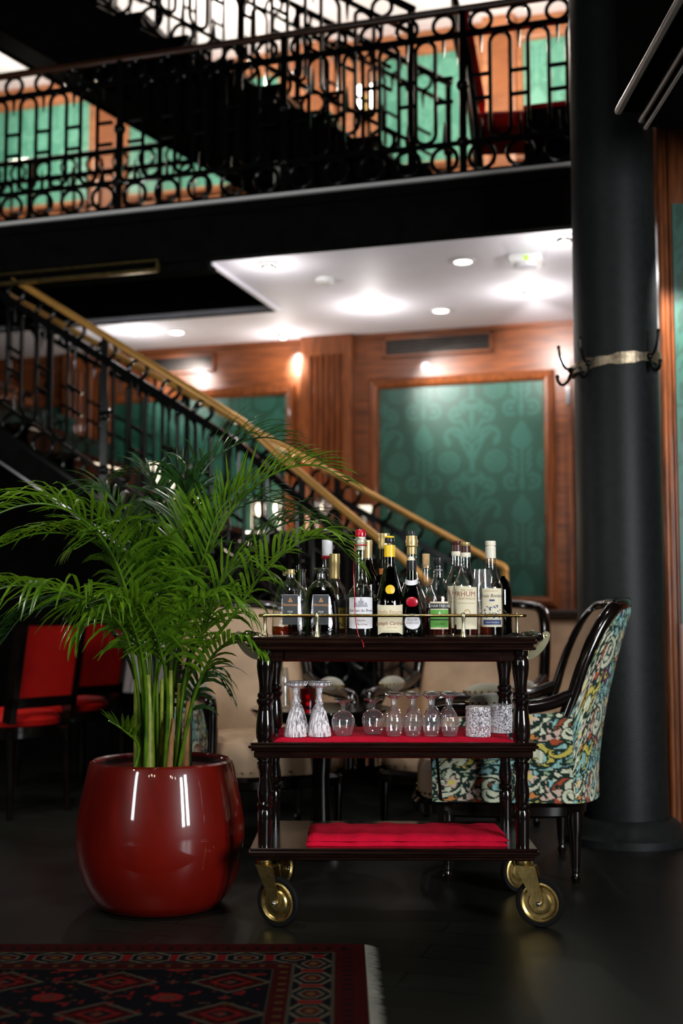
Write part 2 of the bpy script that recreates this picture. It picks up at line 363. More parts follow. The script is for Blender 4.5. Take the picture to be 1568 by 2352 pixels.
# ------------------------------------------------------------------ pattern functions
def ell(x, y, cx, cy, a, b, ang=0):
    c, s = math.cos(ang), math.sin(ang); dx, dy = x - cx, y - cy
    return ((dx * c + dy * s) / a) ** 2 + ((-dx * s + dy * c) / b) ** 2
def damask_mask(s, z):
    """ornament mask 0..1 for wall coordinates in metres; axis at s=0, half drop repeat"""
    W, T = 0.66, 0.49
    x = np.abs((s + W / 2) % W - W / 2); y = z % T
    m = np.zeros_like(x); 
    def on(cond): m[cond] = 1
    def off(cond): m[cond] = 0
    for dy in (-T, 0, T):
        Y = y + dy
        # flower pair
        dx, dz = x - .157, Y - .08; r = np.hypot(dx, dz); a = np.arctan2(dz, dx)
        on(r < .074 + .007 * np.cos(14 * a)); off((np.abs(r - .05) < .004)); off((r > .02) & (r < .048) & (np.cos(10 * a) > .8)); off(np.abs(r - .018) < .004)
        # centre stem and crown
        on((x < .016 + .03 * np.clip(Y - .02, 0, 1)) & (Y > -.02) & (Y < .2))
        for k, (an, L, wd, cy) in enumerate(((0, .10, .022, .27), (.45, .085, .016, .25), (.95, .085, .014, .21), (-.1, .05, .02, .43))):
            on(ell(x, Y, math.sin(an) * L, cy + math.cos(an) * L * .6, wd, L, -an) < 1)
        off((np.abs(x - .006 - (Y - .2) * .1) < .003) & (Y > .2) & (Y < .36))
        # big scrolls springing from the stem
        dx, dz = x - .125, Y - .245; r = np.hypot(dx, dz); a = np.arctan2(dz, dx)
        on((np.abs(r - (.055 + .012 * a / PI)) < .014) & (a > -1.2) & (a < PI)); on(ell(x, Y, .165, .22, .022, .03) < 1)
        on((np.abs(x - .02 - .55 * np.clip(Y - .12, 0, .2) ** 1.0 * .9) < .012) & (Y > .1) & (Y < .24))
        # lower scroll
        dx, dz = x - .10, Y - .40; r = np.hypot(dx, dz); a = np.arctan2(dz, dx)
        on((np.abs(r - .05) < .012) & (a < 2.6) & (a > -2.2)); on(r < .022)
        # lotus base under the crown
        on(ell(x, Y, 0, .475, .085, .035) < 1); off(ell(x, Y, 0, .485, .05, .014) < 1)
        for k in range(4): on(ell(x, Y, .035 + .03 * k, .45 - .02 * k, .012, .032, -.5 - .2 * k) < 1)
        # teardrop column
        tx = W / 2 - x; hh = np.clip((Y - .15) / .20, 0, 1)
        on((tx < .075 * np.sin(PI * hh ** .75) ** .8 * (1.05 - .35 * hh)) & (Y > .15) & (Y < .35))
        on((tx < .010) & (Y > -.05) & (Y < .16))
        for k in range(3):
            on(ell(tx, Y, .045, .03 + .05 * k, .012, .042, -.55) < 1)
        dx, dz = tx - .07, Y - .43; r = np.hypot(dx, dz); a = np.arctan2(dz, dx)
        on((np.abs(r - .045) < .012) & (np.abs(a) < 2.3)); on(r < .018)
        on(ell(tx, Y, 0, .42, .02, .05) < 1)
    return m
def damask_col(s0, z0, wd, ht, up=False):
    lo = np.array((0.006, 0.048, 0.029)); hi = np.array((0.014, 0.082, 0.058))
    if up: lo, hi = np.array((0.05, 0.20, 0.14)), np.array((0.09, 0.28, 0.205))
    def f(u, v):
        mk = damask_mask(u * wd + s0, v * ht + z0)
        k = mk[..., None]; return lo * (1 - k) + hi * k
    return f
def vnoise(x, y, seed=0):
    r = np.random.RandomState(seed).rand(64, 64)
    xi = np.floor(x).astype(int); yi = np.floor(y).astype(int); fx = x - xi; fy = y - yi
    fx = fx * fx * (3 - 2 * fx); fy = fy * fy * (3 - 2 * fy)
    g = lambda i, j: r[i % 64, j % 64]
    return (g(xi, yi) * (1 - fx) + g(xi + 1, yi) * fx) * (1 - fy) + (g(xi, yi + 1) * (1 - fx) + g(xi + 1, yi + 1) * fx) * fy
def floral_rgb(x, y, seed=1):
    """scrolling flower tapestry on metres"""
    teal = np.array((.22, .42, .40)); cream = np.array((.56, .58, .42)); dk = np.array((.006, .02, .014)); yel = np.array((.62, .52, .10)); red = np.array((.34, .06, .02)); pink = np.array((.55, .40, .32)); plum = np.array((.14, .02, .07))
    st = vnoise(x * 170, y * 5, 3)[..., None]
    c = teal * (.45 + 1.1 * st) ; c = np.where(vnoise(x * 9, y * 9, seed)[..., None] > .58, cream * (.7 + .5 * st), c)
    R = np.random.RandomState(seed)
    wx = x + .02 * (vnoise(x * 14, y * 14, 5) - .5); wy = y + .02 * (vnoise(x * 14, y * 14, 6) - .5)
    T = .24
    for k in range(10):
        cx, cy = R.rand() * T, R.rand() * T; kind = (0, 1, 0, 2, 0)[k % 5]; ro = R.rand() * 6.28
        dx = (wx - cx + T / 2) % T - T / 2; dy = (wy - cy + T / 2) % T - T / 2
        r = np.hypot(dx, dy) + 1e-6; a = np.arctan2(dy, dx) + ro
        if kind == 0:
            sp = np.abs(((a + 9 * np.sqrt(r * 12)) / (2 * PI)) % 1 - .5); e = (r < .07)
            c[(sp < .20) & e] = dk; c[(sp < .11) & e] = (cream if k % 4 else yel * .8)
            c[(np.abs(r - .076) < .005) & (np.sin(a * 12) > -.3)] = dk
        elif kind == 1:
            e = ell(dx, dy, 0, 0, .055, .024, ro); c[e < 1.5] = dk; c[e < 1] = red; c[ell(dx, dy, 0, 0, .035, .012, ro) < 1] = pink
            for q in (-.8, .8):
                e = ell(dx, dy, .03 * math.cos(ro + q), .03 * math.sin(ro + q), .045, .012, ro + q); c[(e < 1.6) & (e > 1)] = dk; c[e <= 1] = pink if q > 0 else np.array((.55, .2, .05))
        else:
            e = r < .022 + .007 * np.cos(5 * a); c[r < .029 + .01 * np.cos(5 * a)] = dk; c[e] = np.array((.6, .45, .33)) if k % 2 else plum; c[r < .01] = yel
            for q in range(4):
                ee = ell(dx, dy, .055 * math.cos(q * 1.6 + ro), .055 * math.sin(q * 1.6 + ro), .026, .010, q * 1.6 + ro + .6); c[ee < 1] = dk; c[ee < .35] = np.array((.25, .35, .2))
    return c
def rug_rgb(X, Y, W, L):
    """X: metres from the fringed end inwards, Y: metres from the long edge inwards"""
    red = np.array((.032, .0035, .0035)); navy = np.array((.004, .004, .0055)); cream = np.array((.085, .07, .046)); br = np.array((.12, .008, .007)); och = np.array((.06, .03, .011)); pnk = np.array((.075, .028, .022))
    c = np.zeros(X.shape + (3,)) + navy
    d = np.minimum(X, Y); al = np.where(X < Y, Y, X)
    def setc(cond, col): c[cond] = col
    # field ornaments
    fx, fy = (X - .27) * 1.45 + .1, (Y - .27) * 1.45 + .05
    for (px, py, a, b) in ((.0, .0, .36, .30),):
        u = (fx % .42) - .21; v = (fy % .36) - .18
        dm = np.abs(u) / .15 + np.abs(v) / .13; setc(dm < 1.0, red * .8); setc(np.abs(dm - .95) < .07, cream * .7); setc(dm < .45, navy); setc(np.abs(dm - .45) < .08, br); setc(dm < .16, och)
    u = ((fx + .21) % .42) - .21; v = ((fy + .18) % .36) - .18; r = np.hypot(u / .058, v / .045); a = np.arctan2(v, u)
    setc(r < 1, br * 1.3); setc((r < .62) & (np.cos(6 * a) > .2), navy); setc(r < .3, pnk); setc((r > .42) & (r < .52), och)
    u = ((fx + .10) % .21) - .105; v = ((fy + .09) % .18) - .09; r = np.hypot(u, v); a = np.arctan2(v, u)
    setc(r < .016 + .008 * np.cos(4 * a), pnk); setc(r < .008, br)
    sp = vnoise(X * 55, Y * 55, 4); setc((sp > .86) & (d > .26), br); setc((sp < .10) & (d > .26), och * .8)
    # bands
    b0 = d < .085; setc(b0, red); setc(b0 & (np.abs((al % .04) - .02) < .006) & (np.abs(d - .05) < .012), navy); setc(np.abs(d - .086) < .004, cream * .5)
    b1 = (d >= .09) & (d < .19); setc(b1, navy * 1.2)
    q = (al % .13) - .065; w = (d - .14); hx = np.maximum(np.abs(q) / .06, (np.abs(q) * .6 + np.abs(w)) / .062)
    setc(b1 & (np.abs(hx - .9) < .09), cream); setc(b1 & (hx < .55), red * 1.2); setc(b1 & (np.abs(hx - .5) < .07), cream * .9); setc(b1 & (hx < .22), och * 1.5)
    q2 = ((al + .065) % .13) - .065; setc(b1 & (np.abs(q2) < .012) & (np.abs(w) < .03), br)
    b2 = (d >= .19) & (d < .245); setc(b2, red); setc(b2 & (np.abs((al % .05) - .025) < .008) & (np.abs(d - .215) < .01), och); setc(np.abs(d - .192) < .003, cream * .5); setc(np.abs(d - .246) < .003, cream * .4)
    return c

# ================================================================== SETTING
def wallbox(name, s0, s1, t0, t1, z0, z1, m, parent=None):
    return obj(name, MB().box(s0, s1, t0, t1, z0, z1), m, parent, None, None if parent else (0, 0, 0), None if parent else (0, 0, -PHI))
TW, TU, TE, TF = 7.96, 8.6, 6.0, 7.12     # wall below, wall above, gallery edge, far side of the stair well
ZC, ZM = P(820, 564, t=TE - .02).z, 3.14
fl = obj('floor', MB().box(-6, 5, -4, 10.5, -.1, 0), 'floorm'); struct(fl, 'near-black polished board floor of the lounge', 'floor')
ZC = round(ZC, 3)
wb = wallbox('wall_back', -9, 4.5, TW, TW + .2, 0, ZC + .3, 'mahogh'); struct(wb, 'mahogany panelled wall below the gallery', 'wall')
def panel(parent, s0, s1, z0, z1, t, up=False, fr=.055, axis=None, res=150):
    axis = (s0 + s1) / 2 if axis is None else axis
    nu = max(20, int((s1 - s0) * res)); nv = max(20, int((z1 - z0) * res))
    colgrid('damask_panel', nu, nv, lambda u, v: (s0 + (s1 - s0) * u, t - .012 + 0 * u, z0 + (z1 - z0) * v), damask_col(s0 - axis, z0 - .89 if not up else z0, s1 - s0, z1 - z0, up), 'damask', parent, label='green damask fabric panel')
    fm = MB(); prof = ((.0, .012), (.012, .035), (.030, .042), (.045, .028), (fr, .03), (fr + .02, .0))
    rings = [[(s0 - d, t - h, z0 - d), (s1 + d, t - h, z0 - d), (s1 + d, t - h, z1 + d), (s0 - d, t - h, z1 + d)] for d, h in prof]
    vs = [v for r in rings for v in r]; fs = []
    for k in range(len(prof) - 1):
        for i in range(4):
            j = (i + 1) % 4; fs.append((k * 4 + i, k * 4 + j, k * 4 + 4 + j, k * 4 + 4 + i))
    fm.add(vs, fs); obj('panel_frame', fm, 'upwood' if up else 'mahog', parent)
s_a, zb = SZ(873, 1372, TW); s_b, zt = SZ(1248, 875, TW)
zb2 = SZ(1250, 1374, TW)[1]
panel(wb, s_a, s_b, zb, zt, TW, axis=SZ(1085, 1100, TW)[0])
s_c = SZ(657, 1000, TW)[0]; panel(wb, s_c - 1.32, s_c, zb, zt, TW)
panel(wb, s_c - 1.32 - .45 - 1.2, s_c - 1.32 - .45, zb, zt, TW)
def pilaster(parent, s0, s1, t, z0, z1, m, nfl=6, dep=.07):
    mb = MB(); wd = s1 - s0; n = nfl * 8 + 8; pts = []
    m0 = wd * .17
    for i in range(nfl * 10 + 1):
        x = m0 + (wd - 2 * m0) * i / (nfl * 10); ph = (i % 10) / 10
        d = .024 * math.sin(PI * min(1, max(0, (ph - .15) / .7))) if .15 < ph < .85 else 0
        pts.append((s0 + x, t - dep + d))
    pts = [(s0, t + .01), (s0, t - dep)] + pts + [(s1, t - dep), (s1, t + .01)]
    zA, zB = z0, z1 - .14
    vs = [(x, y, zA) for x, y in pts] + [(x, y, zB) for x, y in pts]; k = len(pts)
    mb.add(vs, [(i, i + 1, k + i + 1, k + i) for i in range(k - 1)])
    mb.box(s0, s1, t - dep - .004, t, zB, z1); 
    obj('pilaster', mb, m, parent)
sp0, sp1 = SZ(697, 900, TW)[0], SZ(815, 900, TW)[0]
pilaster(wb, sp0, sp1, TW, 0, ZC, 'mahog', 6)
pilaster(wb, s_c - 1.32 - .40, s_c - 1.32 - .05 - .03, TW, 0, ZC, 'mahog', 5)
sd0 = SZ(1308, 1100, TW)[0]
obj('door_casing', MB().box(sd0, sd0 + .02, TW - .03, TW, 0, 2.6).box(sd0 + .06, sd0 + .16, TW - .05, TW, 0, 2.65), 'mahog', wb)
obj('hinge', MB().box(sd0 - .012, sd0 + .012, TW - .045, TW - .01, 2.30, 2.42), 'chrome', wb)
obj('cornice_moulding', MB().box(-9, 4.5, TW - .02, TW, ZC - .03, ZC), 'mahogh', wb)
# ceiling below the gallery with the stair well cut out
sh = SZ(480, 597, TE)[0]
cl = obj('ceiling', MB().box(sh, 4.2, TE, TW, ZC, ZC + .03).box(-9, sh, TF, TW, ZC, ZC + .03), 'plaster', None, None, (0, 0, 0), (0, 0, -PHI)); struct(cl, 'white plaster ceiling under the gallery', 'ceiling')
sl = obj('floor_gallery', MB().box(sh, 4.2, TE + .02, TU, ZC + .03, ZM).box(-9, sh, TF, TU, ZC + .03, ZM).box(-9, -5.95, TE + .02, TF, ZC + .03, ZM), 'blackpaint', None, None, (0, 0, 0), (0, 0, -PHI)); struct(sl, 'dark floor slab of the gallery', 'floor')
fa = obj('trim_1', MB().box(-9, 4.2, TE - .05, TE + .02, ZC - .004, ZM + .01).box(-9, sh, TE - .02, TE + .10, ZC - .05, ZC + .1).box(-9, 4.2, TE - .075, TE - .05, ZM - .05, ZM), 'blackpaint', None, None, (0, 0, 0), (0, 0, -PHI)); struct(fa, 'black fascia beam along the gallery edge', 'trim')
t2 = obj('trim_2', MB().box(-9, 4.2, TE - .078, TE - .04, ZM + .010, ZM + .026), 'white', None, None, (0, 0, 0), (0, 0, -PHI)); struct(t2, 'thin nosing strip on the black fascia, whitened for the light it catches', 'trim')  # white enamel stands in for light reflected by the gallery floor nosing
t3 = obj('trim_3', MB().box(sh - .012, sh + .012, TE + .03, TF, ZC - .02, ZC + .005), 'plaster', None, None, (0, 0, 0), (0, 0, -PHI)); struct(t3, 'white bead along the cut edge of the ceiling', 'trim')
q1 = SZ(365, 612, TE - .06)
t4 = obj('trim_4', MB().box(-4.6, q1[0], TE - .075, TE - .05, q1[1] - .03, q1[1] - .012).box(-4.6, q1[0], TE - .075, TE - .05, q1[1] + .03, q1[1] + .038).box(q1[0] - .012, q1[0], TE - .075, TE - .05, q1[1] - .03, q1[1] + .038), 'oldbrass', None, None, (0, 0, 0), (0, 0, -PHI)); struct(t4, 'brass channel on the lower edge of the fascia above the stair', 'trim')
t5 = obj('trim_5', MB().box(-9, sh, TF, TF + .03, ZC - .002, ZM).box(-9, sh, TF + .03, TF + .05, ZC - .002, ZC), 'blackpaint', None, None, (0, 0, 0), (0, 0, -PHI)); struct(t5, 'black lining of the stair well', 'trim')
# upper storey
wu = wallbox('wall_upper', -9, 4.5, TU, TU + .2, ZC + .05, 5.6, 'upwood'); struct(wu, 'lit wooden wall of the upper gallery', 'wall')
zu0, zu1 = SZ(1050, 365, TU)[1], SZ(1050, 118, TU)[1]
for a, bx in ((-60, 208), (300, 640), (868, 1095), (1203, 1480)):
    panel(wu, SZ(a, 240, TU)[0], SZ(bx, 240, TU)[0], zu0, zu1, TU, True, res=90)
pilaster(wu, SZ(225, 240, TU)[0], SZ(285, 240, TU)[0], TU, ZM, 5.3, 'upwood', 4)
pilaster(wu, SZ(690, 200, TU)[0], SZ(770, 200, TU)[0], TU, ZM, 5.3, 'upwood', 5)
pilaster(wu, SZ(1112, 200, TU)[0], SZ(1185, 200, TU)[0], TU, ZM, 5.3, 'upwood', 5)
cu_ = obj('ceiling_upper', MB().box(-9, 4.2, TF, TU, 5.30, 5.36).box(-1.0, 4.2, TE, TF, 5.30, 5.36), 'plaster', None, None, (0, 0, 0), (0, 0, -PHI)); struct(cu_, 'pale ceiling of the upper gallery', 'ceiling')
# side walls
wr = obj('wall_right', MB().box(1.435, 3.2, 5.42, 5.7, 0, 3.4), 'mahog'); struct(wr, 'mahogany wall beyond the black column', 'wall')
colgrid('damask_panel', 60, 120, lambda u, v: (1.50 + .6 * u, 5.402 + 0 * u, .9 + 1.9 * v), damask_col(0, 0, .6, 1.9), 'damask', wr)
mb = MB()
for x, r in ((1.45, .016), (1.47, .010), (1.493, .008)): mb.tube([(x, 5.415, 0), (x, 5.415, 3.3)], r, 10)
obj('panel_frame', mb, 'mahog', wr)
wl = obj('wall_left', MB().box(-5.4, -5.2, 3, 10.5, 0, 3.2), 'blackpaint'); struct(wl, 'dark wall at the far end of the room', 'wall')
# bulkhead
pA, pB, pC = P(1418, 258, Y=4.45), P(1470, 280, Y=4.45), P(1480, 297, Y=4.45)
mb = MB().box(pA.x, 3.0, .9, 4.45, pA.z, 5.5).box(pB.x, 3.2, .6, 4.44, pB.z, pA.z).box(pC.x, 3.2, .6, 4.43, pC.z, pB.z)
bk = obj('ceiling_bulkhead', mb, 'blackpaint'); struct(bk, 'black dropped ceiling edge above the column', 'ceiling')
mb = MB()
for p, r in ((pA, .014), (pB, .010), (pC, .007)): mb.tube([(p.x, .6, p.z), (p.x, 4.44, p.z)], r, 10)
obj('trim_moulding', mb, mat('lit_moulding', (.20, .17, .16), .35), bk)  # grey colour stands in for light caught along the black mouldings

# ------------------------------------------------------------------ column with coat hooks
cx0, cx1 = P(1330, 900, Y=5.12), P(1524, 900, Y=5.12)
RC = (cx1.x - cx0.x) / 2; CXc = (cx0.x + cx1.x) / 2; CYc = 5.22
col = thing('column', 'round black painted column beside the patterned armchair', 'column', (CXc, CYc, 0)); col['kind'] = 'structure'
obj('shaft', MB().lathe([(RC * 1.03, 0.09), (RC * 1.03, .1), (RC * 1.02, .3), (RC * 1.0, 1.5), (RC * .99, 3), (RC * .97, 5.6)], 48), 'column', col)
obj('base', MB().lathe([(RC * 1.5, 0), (RC * 1.5, .03), (RC * 1.35, .05), (RC * 1.3, .07), (RC * 1.1, .10)], 48), 'column', col)
hz = P(1425, 822, Y=CYc - RC).z
cb = thing('coat_hook_band', 'aged brass coat hook band strapped round the black column', 'coat hooks', (CXc, CYc, hz), 0)
mb = MB(); tilt = .10
prev = []
for i in range(64):
    a = 2 * PI * i / 64; r = RC * 1.005 + .006
    wv = .022 + .004 * math.sin(7 * a) + .002 * math.sin(17 * a)
    prev.append((r * math.cos(a), r * math.sin(a), tilt * RC * math.cos(a), wv))
vs = []
for x, y, z, wv in prev:
    k = 1 + .007 / RC; vs += [(x, y, z - wv), (x * k, y * k, z - wv), (x * k, y * k, z + wv), (x, y, z + wv)]
fs = []
for i in range(64):
    j = (i + 1) % 64
    for q in range(4): fs.append((i * 4 + q, j * 4 + q, j * 4 + (q + 1) % 4, i * 4 + (q + 1) % 4))
mb.add(vs, fs); obj('band', mb, mat('tarnished_bronze', (.36, .29, .20), .4, 1.0, .35, 40, bump=.1, bscale=90), cb)
for a in (183, 222, 302, 40, 110):
    an = math.radians(a); d = Vector((math.cos(an), math.sin(an), 0)); o = d * (RC + .012) + Vector((0, 0, tilt * RC * math.cos(an)))
    up = [o, o + d * .03 + Vector((0, 0, .01)), o + d * .05 + Vector((0, 0, .05)), o + d * .058 + Vector((0, 0, .10))]
    dn = [o, o + d * .02 + Vector((0, 0, -.05)), o + d * .045 + Vector((0, 0, -.065)), o + d * .062 + Vector((0, 0, -.05)), o + d * .065 + Vector((0, 0, -.03))]
    mb = MB().tube(bez(up, 10), .006, 8).ball(up[-1], .008); mb.tube(bez(dn, 12), .007, 8).ball(dn[-1], .009); mb.ball(o + d * .006, .014)
    obj('hook', mb, 'iron', cb)

# ------------------------------------------------------------------ balustrades
def balustrade(name, label, path, posts, rail_m, height=.90, period=.195, heavy=1.0, phase=0.0):
    """path: handrail-foot polyline of world points (foot of the railing); built around its own foot"""
    path = [Vector(p) for p in path]; org = path[0].copy()
    cum = [0]
    for a, b in zip(path, path[1:]): cum.append(cum[-1] + (Vector((b.x, b.y, 0)) - Vector((a.x, a.y, 0))).length)
    L = cum[-1]
    def pos(d, h=0.0):
        k = 0
        while k < len(cum) - 2 and d > cum[k + 1]: k += 1
        f = (d - cum[k]) / (cum[k + 1] - cum[k]); p = path[k].lerp(path[k + 1], f); return p - org + Vector((0, 0, h))
    def tan(d):
        v = pos(min(L, d + .02)) - pos(max(0, d - .02)); v.z = 0; return v.normalized()
    root = thing(name, label, 'balustrade', org)
    ds = [L * i / 60 for i in range(61)] if len(path) > 2 else [0, L]
    obj('handrail', MB().tube([pos(d, height) for d in ds], .021, 10), rail_m, root)
    def bar(nm, h, hw, ht):
        mb = MB()
        for a, b in zip(ds, ds[1:]):
            ta = Vector((-tan(a).y, tan(a).x, 0)) * hw; tb = Vector((-tan(b).y, tan(b).x, 0)) * hw; z = Vector((0, 0, ht))
            A, Bp = pos(a, h), pos(b, h)
            mb.add([A - ta - z, A + ta - z, A + ta + z, A - ta + z, Bp - tb - z, Bp + tb - z, Bp + tb + z, Bp - tb + z], [(0, 3, 2, 1), (4, 5, 6, 7), (0, 1, 5, 4), (1, 2, 6, 5), (2, 3, 7, 6), (3, 0, 4, 7)])
        obj(nm, mb, 'iron', root)
    ht2, hb, h0 = height - .135, .195, .035
    bar('upper_rail', ht2, .014 * heavy, .013 * heavy); bar('lower_rail', hb, .011, .010); bar('base_rail', h0, .012, .010)
    pd = posts
    n = int(L / period) + 1
    for i in range(n):
        d = phase + i * period
        if d < .04 or d > L - .04: continue
        ispost = any(abs(d - p) < period * .5 for p in pd)
        if not ispost:
            hw = .0525; top, bot = ht2 - .012, hb + .012; pts = []
            for k in range(9):
                a = PI * k / 8; pts.append((math.cos(a) * hw, top - hw + math.sin(a) * hw))
            for k in range(9):
                a = PI + PI * k / 8; pts.append((math.cos(a) * hw, bot + hw + math.sin(a) * hw))
            W = []
            for x, h in pts:
                dd = min(L, max(0, d + x)); W.append(pos(dd, h))
            obj('link', MB().tube(W, .0112, 7, closed=True), 'iron', root)
        g = d + period / 2
        if g < L - .03:
            for h in (.42, .545):
                obj('rung', MB().tube([pos(max(0, g - .047), h), pos(min(L, g + .047), h)], .0108, 6), 'iron', root)
            obj('spike', MB().tube([pos(g, ht2), pos(g, ht2 - .06), pos(g, ht2 - .11)], [.012, .008, .003], 6), 'iron', root)
            obj('spike', MB().tube([pos(g, hb), pos(g, hb + .06), pos(g, hb + .12)], [.012, .008, .003], 6), 'iron', root)
            t = tan(g)
            for hc in ((ht2 + height) / 2 - .006, (hb + h0) / 2):
                c = pos(g, hc); R = .055 if hc > .5 else .066
                obj('ring', MB().tube([c + t * (R * math.cos(2 * PI * k / 22)) + Vector((0, 0, R * math.sin(2 * PI * k / 22))) for k in range(22)], .0115, 7, closed=True), 'iron', root)
    for p in pd:
        if not (0 <= p <= L): continue
        A = pos(p); mb = MB(); mb.box(A.x - .018, A.x + .018, A.y - .018, A.y + .018, A.z - .02, A.z + height - .01)
        for h in (.5, .2): mb.ball((A.x, A.y, A.z + h), .034, seg=12)
        obj('post', mb, 'iron', root)
    return root
# gallery edge
sP = [ST(P(px, 300, t=TE - .02))[0] for px in (275, 685, 1140)]
s0 = sP[0] - .195 * 15
edge = [B(s0, TE - .02, ZM + .012), B(3.4, TE - .02, ZM + .012)]
balustrade('balustrade', 'black iron balustrade of rings and loops along the gallery edge', edge, [p - s0 for p in (sP[0] - 1.95, sP[0] - .975, sP[0], sP[0] + .975, sP[0] + 1.95, sP[0] + 2.925, sP[0] + 3.9)], mat('dark_handrail', (.06, .02, .008), .3), .905, phase=.0)
# well guard on the far side
balustrade('balustrade', 'black iron guard rail at the far side of the stair well upstairs', [B(-5.4, TF + .05, ZM), B(sh - .1, TF + .05, ZM)], [.975, 1.95], 'iron', .905)
# stair geometry
SL1 = -0.63; ZR = P(560, 970, t=TE).z; SR = ST(P(560, 970, t=TE))[0]; RH = .95
def nos1(s): return ZR - RH + SL1 * (s - SR)
q = [P(633, 1040, t=5.98), P(700, 1096, t=5.96), P(780, 1164, t=5.94), P(860, 1230, t=5.92), P(935, 1292, t=5.90), P(985, 1340, t=5.89)]
near = [B(-5.5, TE, nos1(-5.5)), B(SR, TE, nos1(SR))] + [v - Vector((0, 0, RH)) for v in q]
near[-1].z = max(near[-1].z, 0.03)  # newel foot stays above the boards
balustrade('balustrade', 'black iron balustrade with brass handrail on the near side of the lower stair', near, [-5.5 * -1 + ST(P(240, 900, t=TE))[0], 5.5 + ST(P(240, 900, t=TE))[0] + 1.17, 5.5 + ST(P(240, 900, t=TE))[0] + 2.34], 'bronze', RH, phase=.06, heavy=1.8)
e0, e1 = P(661, 1031, t=TF - .05), P(1150, 1300, t=TF - .05)
dv = (e1 - e0); far = [e0 - dv * 2.6 - Vector((0, 0, RH)), e1 - Vector((0, 0, RH))]
e2 = far[1]
Lf = (Vector((far[1].x, far[1].y, 0)) - Vector((far[0].x, far[0].y, 0))).length
fb = balustrade('balustrade', 'black iron balustrade with brass handrail against the wall side of the lower stair', far, [Lf - .03, Lf - 1.0, Lf - 2.0, Lf - 3.0], 'bronze', RH, phase=.03, heavy=1.5)
eo = e1 - fb.location
obj('handrail_end', MB().tube(bez([eo - dv.normalized() * .02, eo + dv.normalized() * .02, eo + Vector((.02, 0, -.05)), eo + Vector((.022, 0, -.14))], 10), .024, 10), 'bronze', fb)
# lower stair
def staircase(label, s_bot, z_bot, slope, rise, n, ta, tb, d_top, d_bot, edge_m, closed=False):
    going = rise / abs(slope); root = thing('staircase', label, 'staircase', B(s_bot, ta, z_bot), -PHI); wd = tb - ta
    for i in range(n):
        x = -going * i
        obj('step', MB().box(x - going - .02, x + .02, .03, wd - .03, rise * (i + 1) - .035, rise * (i + 1)).box(x - .012, x, .03, wd - .03, rise * i, rise * (i + 1) - .03), 'ebony', root)
    Lx = going * n
    xe = lambda h: min(.12, (-h) / slope if h < 0 else .12)   # where the lower edge meets the floor
    def side(y0, y1, hb, ht):
        pts = [(-Lx, hb - slope * Lx), (-Lx, ht - slope * Lx), (.12, max(0, ht + slope * .12)), (.12, 0), (xe(hb), max(0, hb + slope * xe(hb)))]
        n_ = len(pts); mb = MB(); mb.add([(x, y0, z) for x, z in pts] + [(x, y1, z) for x, z in pts], [tuple(range(n_)), tuple(range(2 * n_ - 1, n_ - 1, -1))] + [(i, n_ + i, n_ + (i + 1) % n_, (i + 1) % n_) for i in range(n_)]); return mb
    for y in (0, wd):
        obj('stringer', side(y - .03, y + .03, d_bot, d_top), 'blackpaint', root)
        xl = xe(d_bot) - .03
        obj('stringer_edge', MB().box(-Lx, xl, y - .045, y + .045, d_bot - .012, d_bot, shear=slope), edge_m, root)
    if closed:
        obj('understair_backdrop', MB().add([(-Lx, wd + .035, 0), (-Lx, wd + .035, Lx * -slope), (0, wd + .035, 0), (-Lx, wd + .055, 0), (-Lx, wd + .055, Lx * -slope), (0, wd + .055, 0)], [(0, 2, 1), (3, 4, 5), (0, 1, 4, 3), (1, 2, 5, 4), (0, 3, 5, 2)]), 'blackpaint', root)  # black sheet added to keep the view under the stair dark
    obj('soffit', MB().box(-Lx, xe(d_bot + .01) - .05, .02, wd - .02, d_bot + .01, d_bot + .03, shear=slope), 'blackpaint', root)
    return root
sb1 = SR + (nos1(SR)) / .63
staircase('lower flight of black stairs descending behind the palm', sb1, 0, SL1, ZM / 17, 17, TE + .02, TF - .02, .05, -.13, mat('steel_edge', (.30, .30, .31), .3, .8), True)
pn = P(940, 402, t=TE + .06); sn, zn = ST(pn)[0], pn.z
SL2 = -(P(330, 75, t=TE + .06).z - zn) / (sn - ST(P(330, 75, t=TE + .06))[0])
st2 = staircase('upper flight of black stairs climbing from the gallery', sn + (zn - ZM - .05) / -SL2, ZM, SL2, .18, 15, TE + .09, TF - .05, .04, -.40, 'blackpaint')
def nos2(s): return zn + SL2 * (s - sn)
for tt, lb in ((TE + .10, 'black iron balustrade on the near side of the upper stair flight'), (TF - .06, 'black iron balustrade on the far side of the upper stair flight')):
    balustrade('balustrade', lb, [B(sn - 4.0, tt, nos2(sn - 4.0)), B(sn + .02, tt, nos2(sn + .02))], [4.0, 3.03, 2.05, 1.08], 'iron', .93, phase=.04)

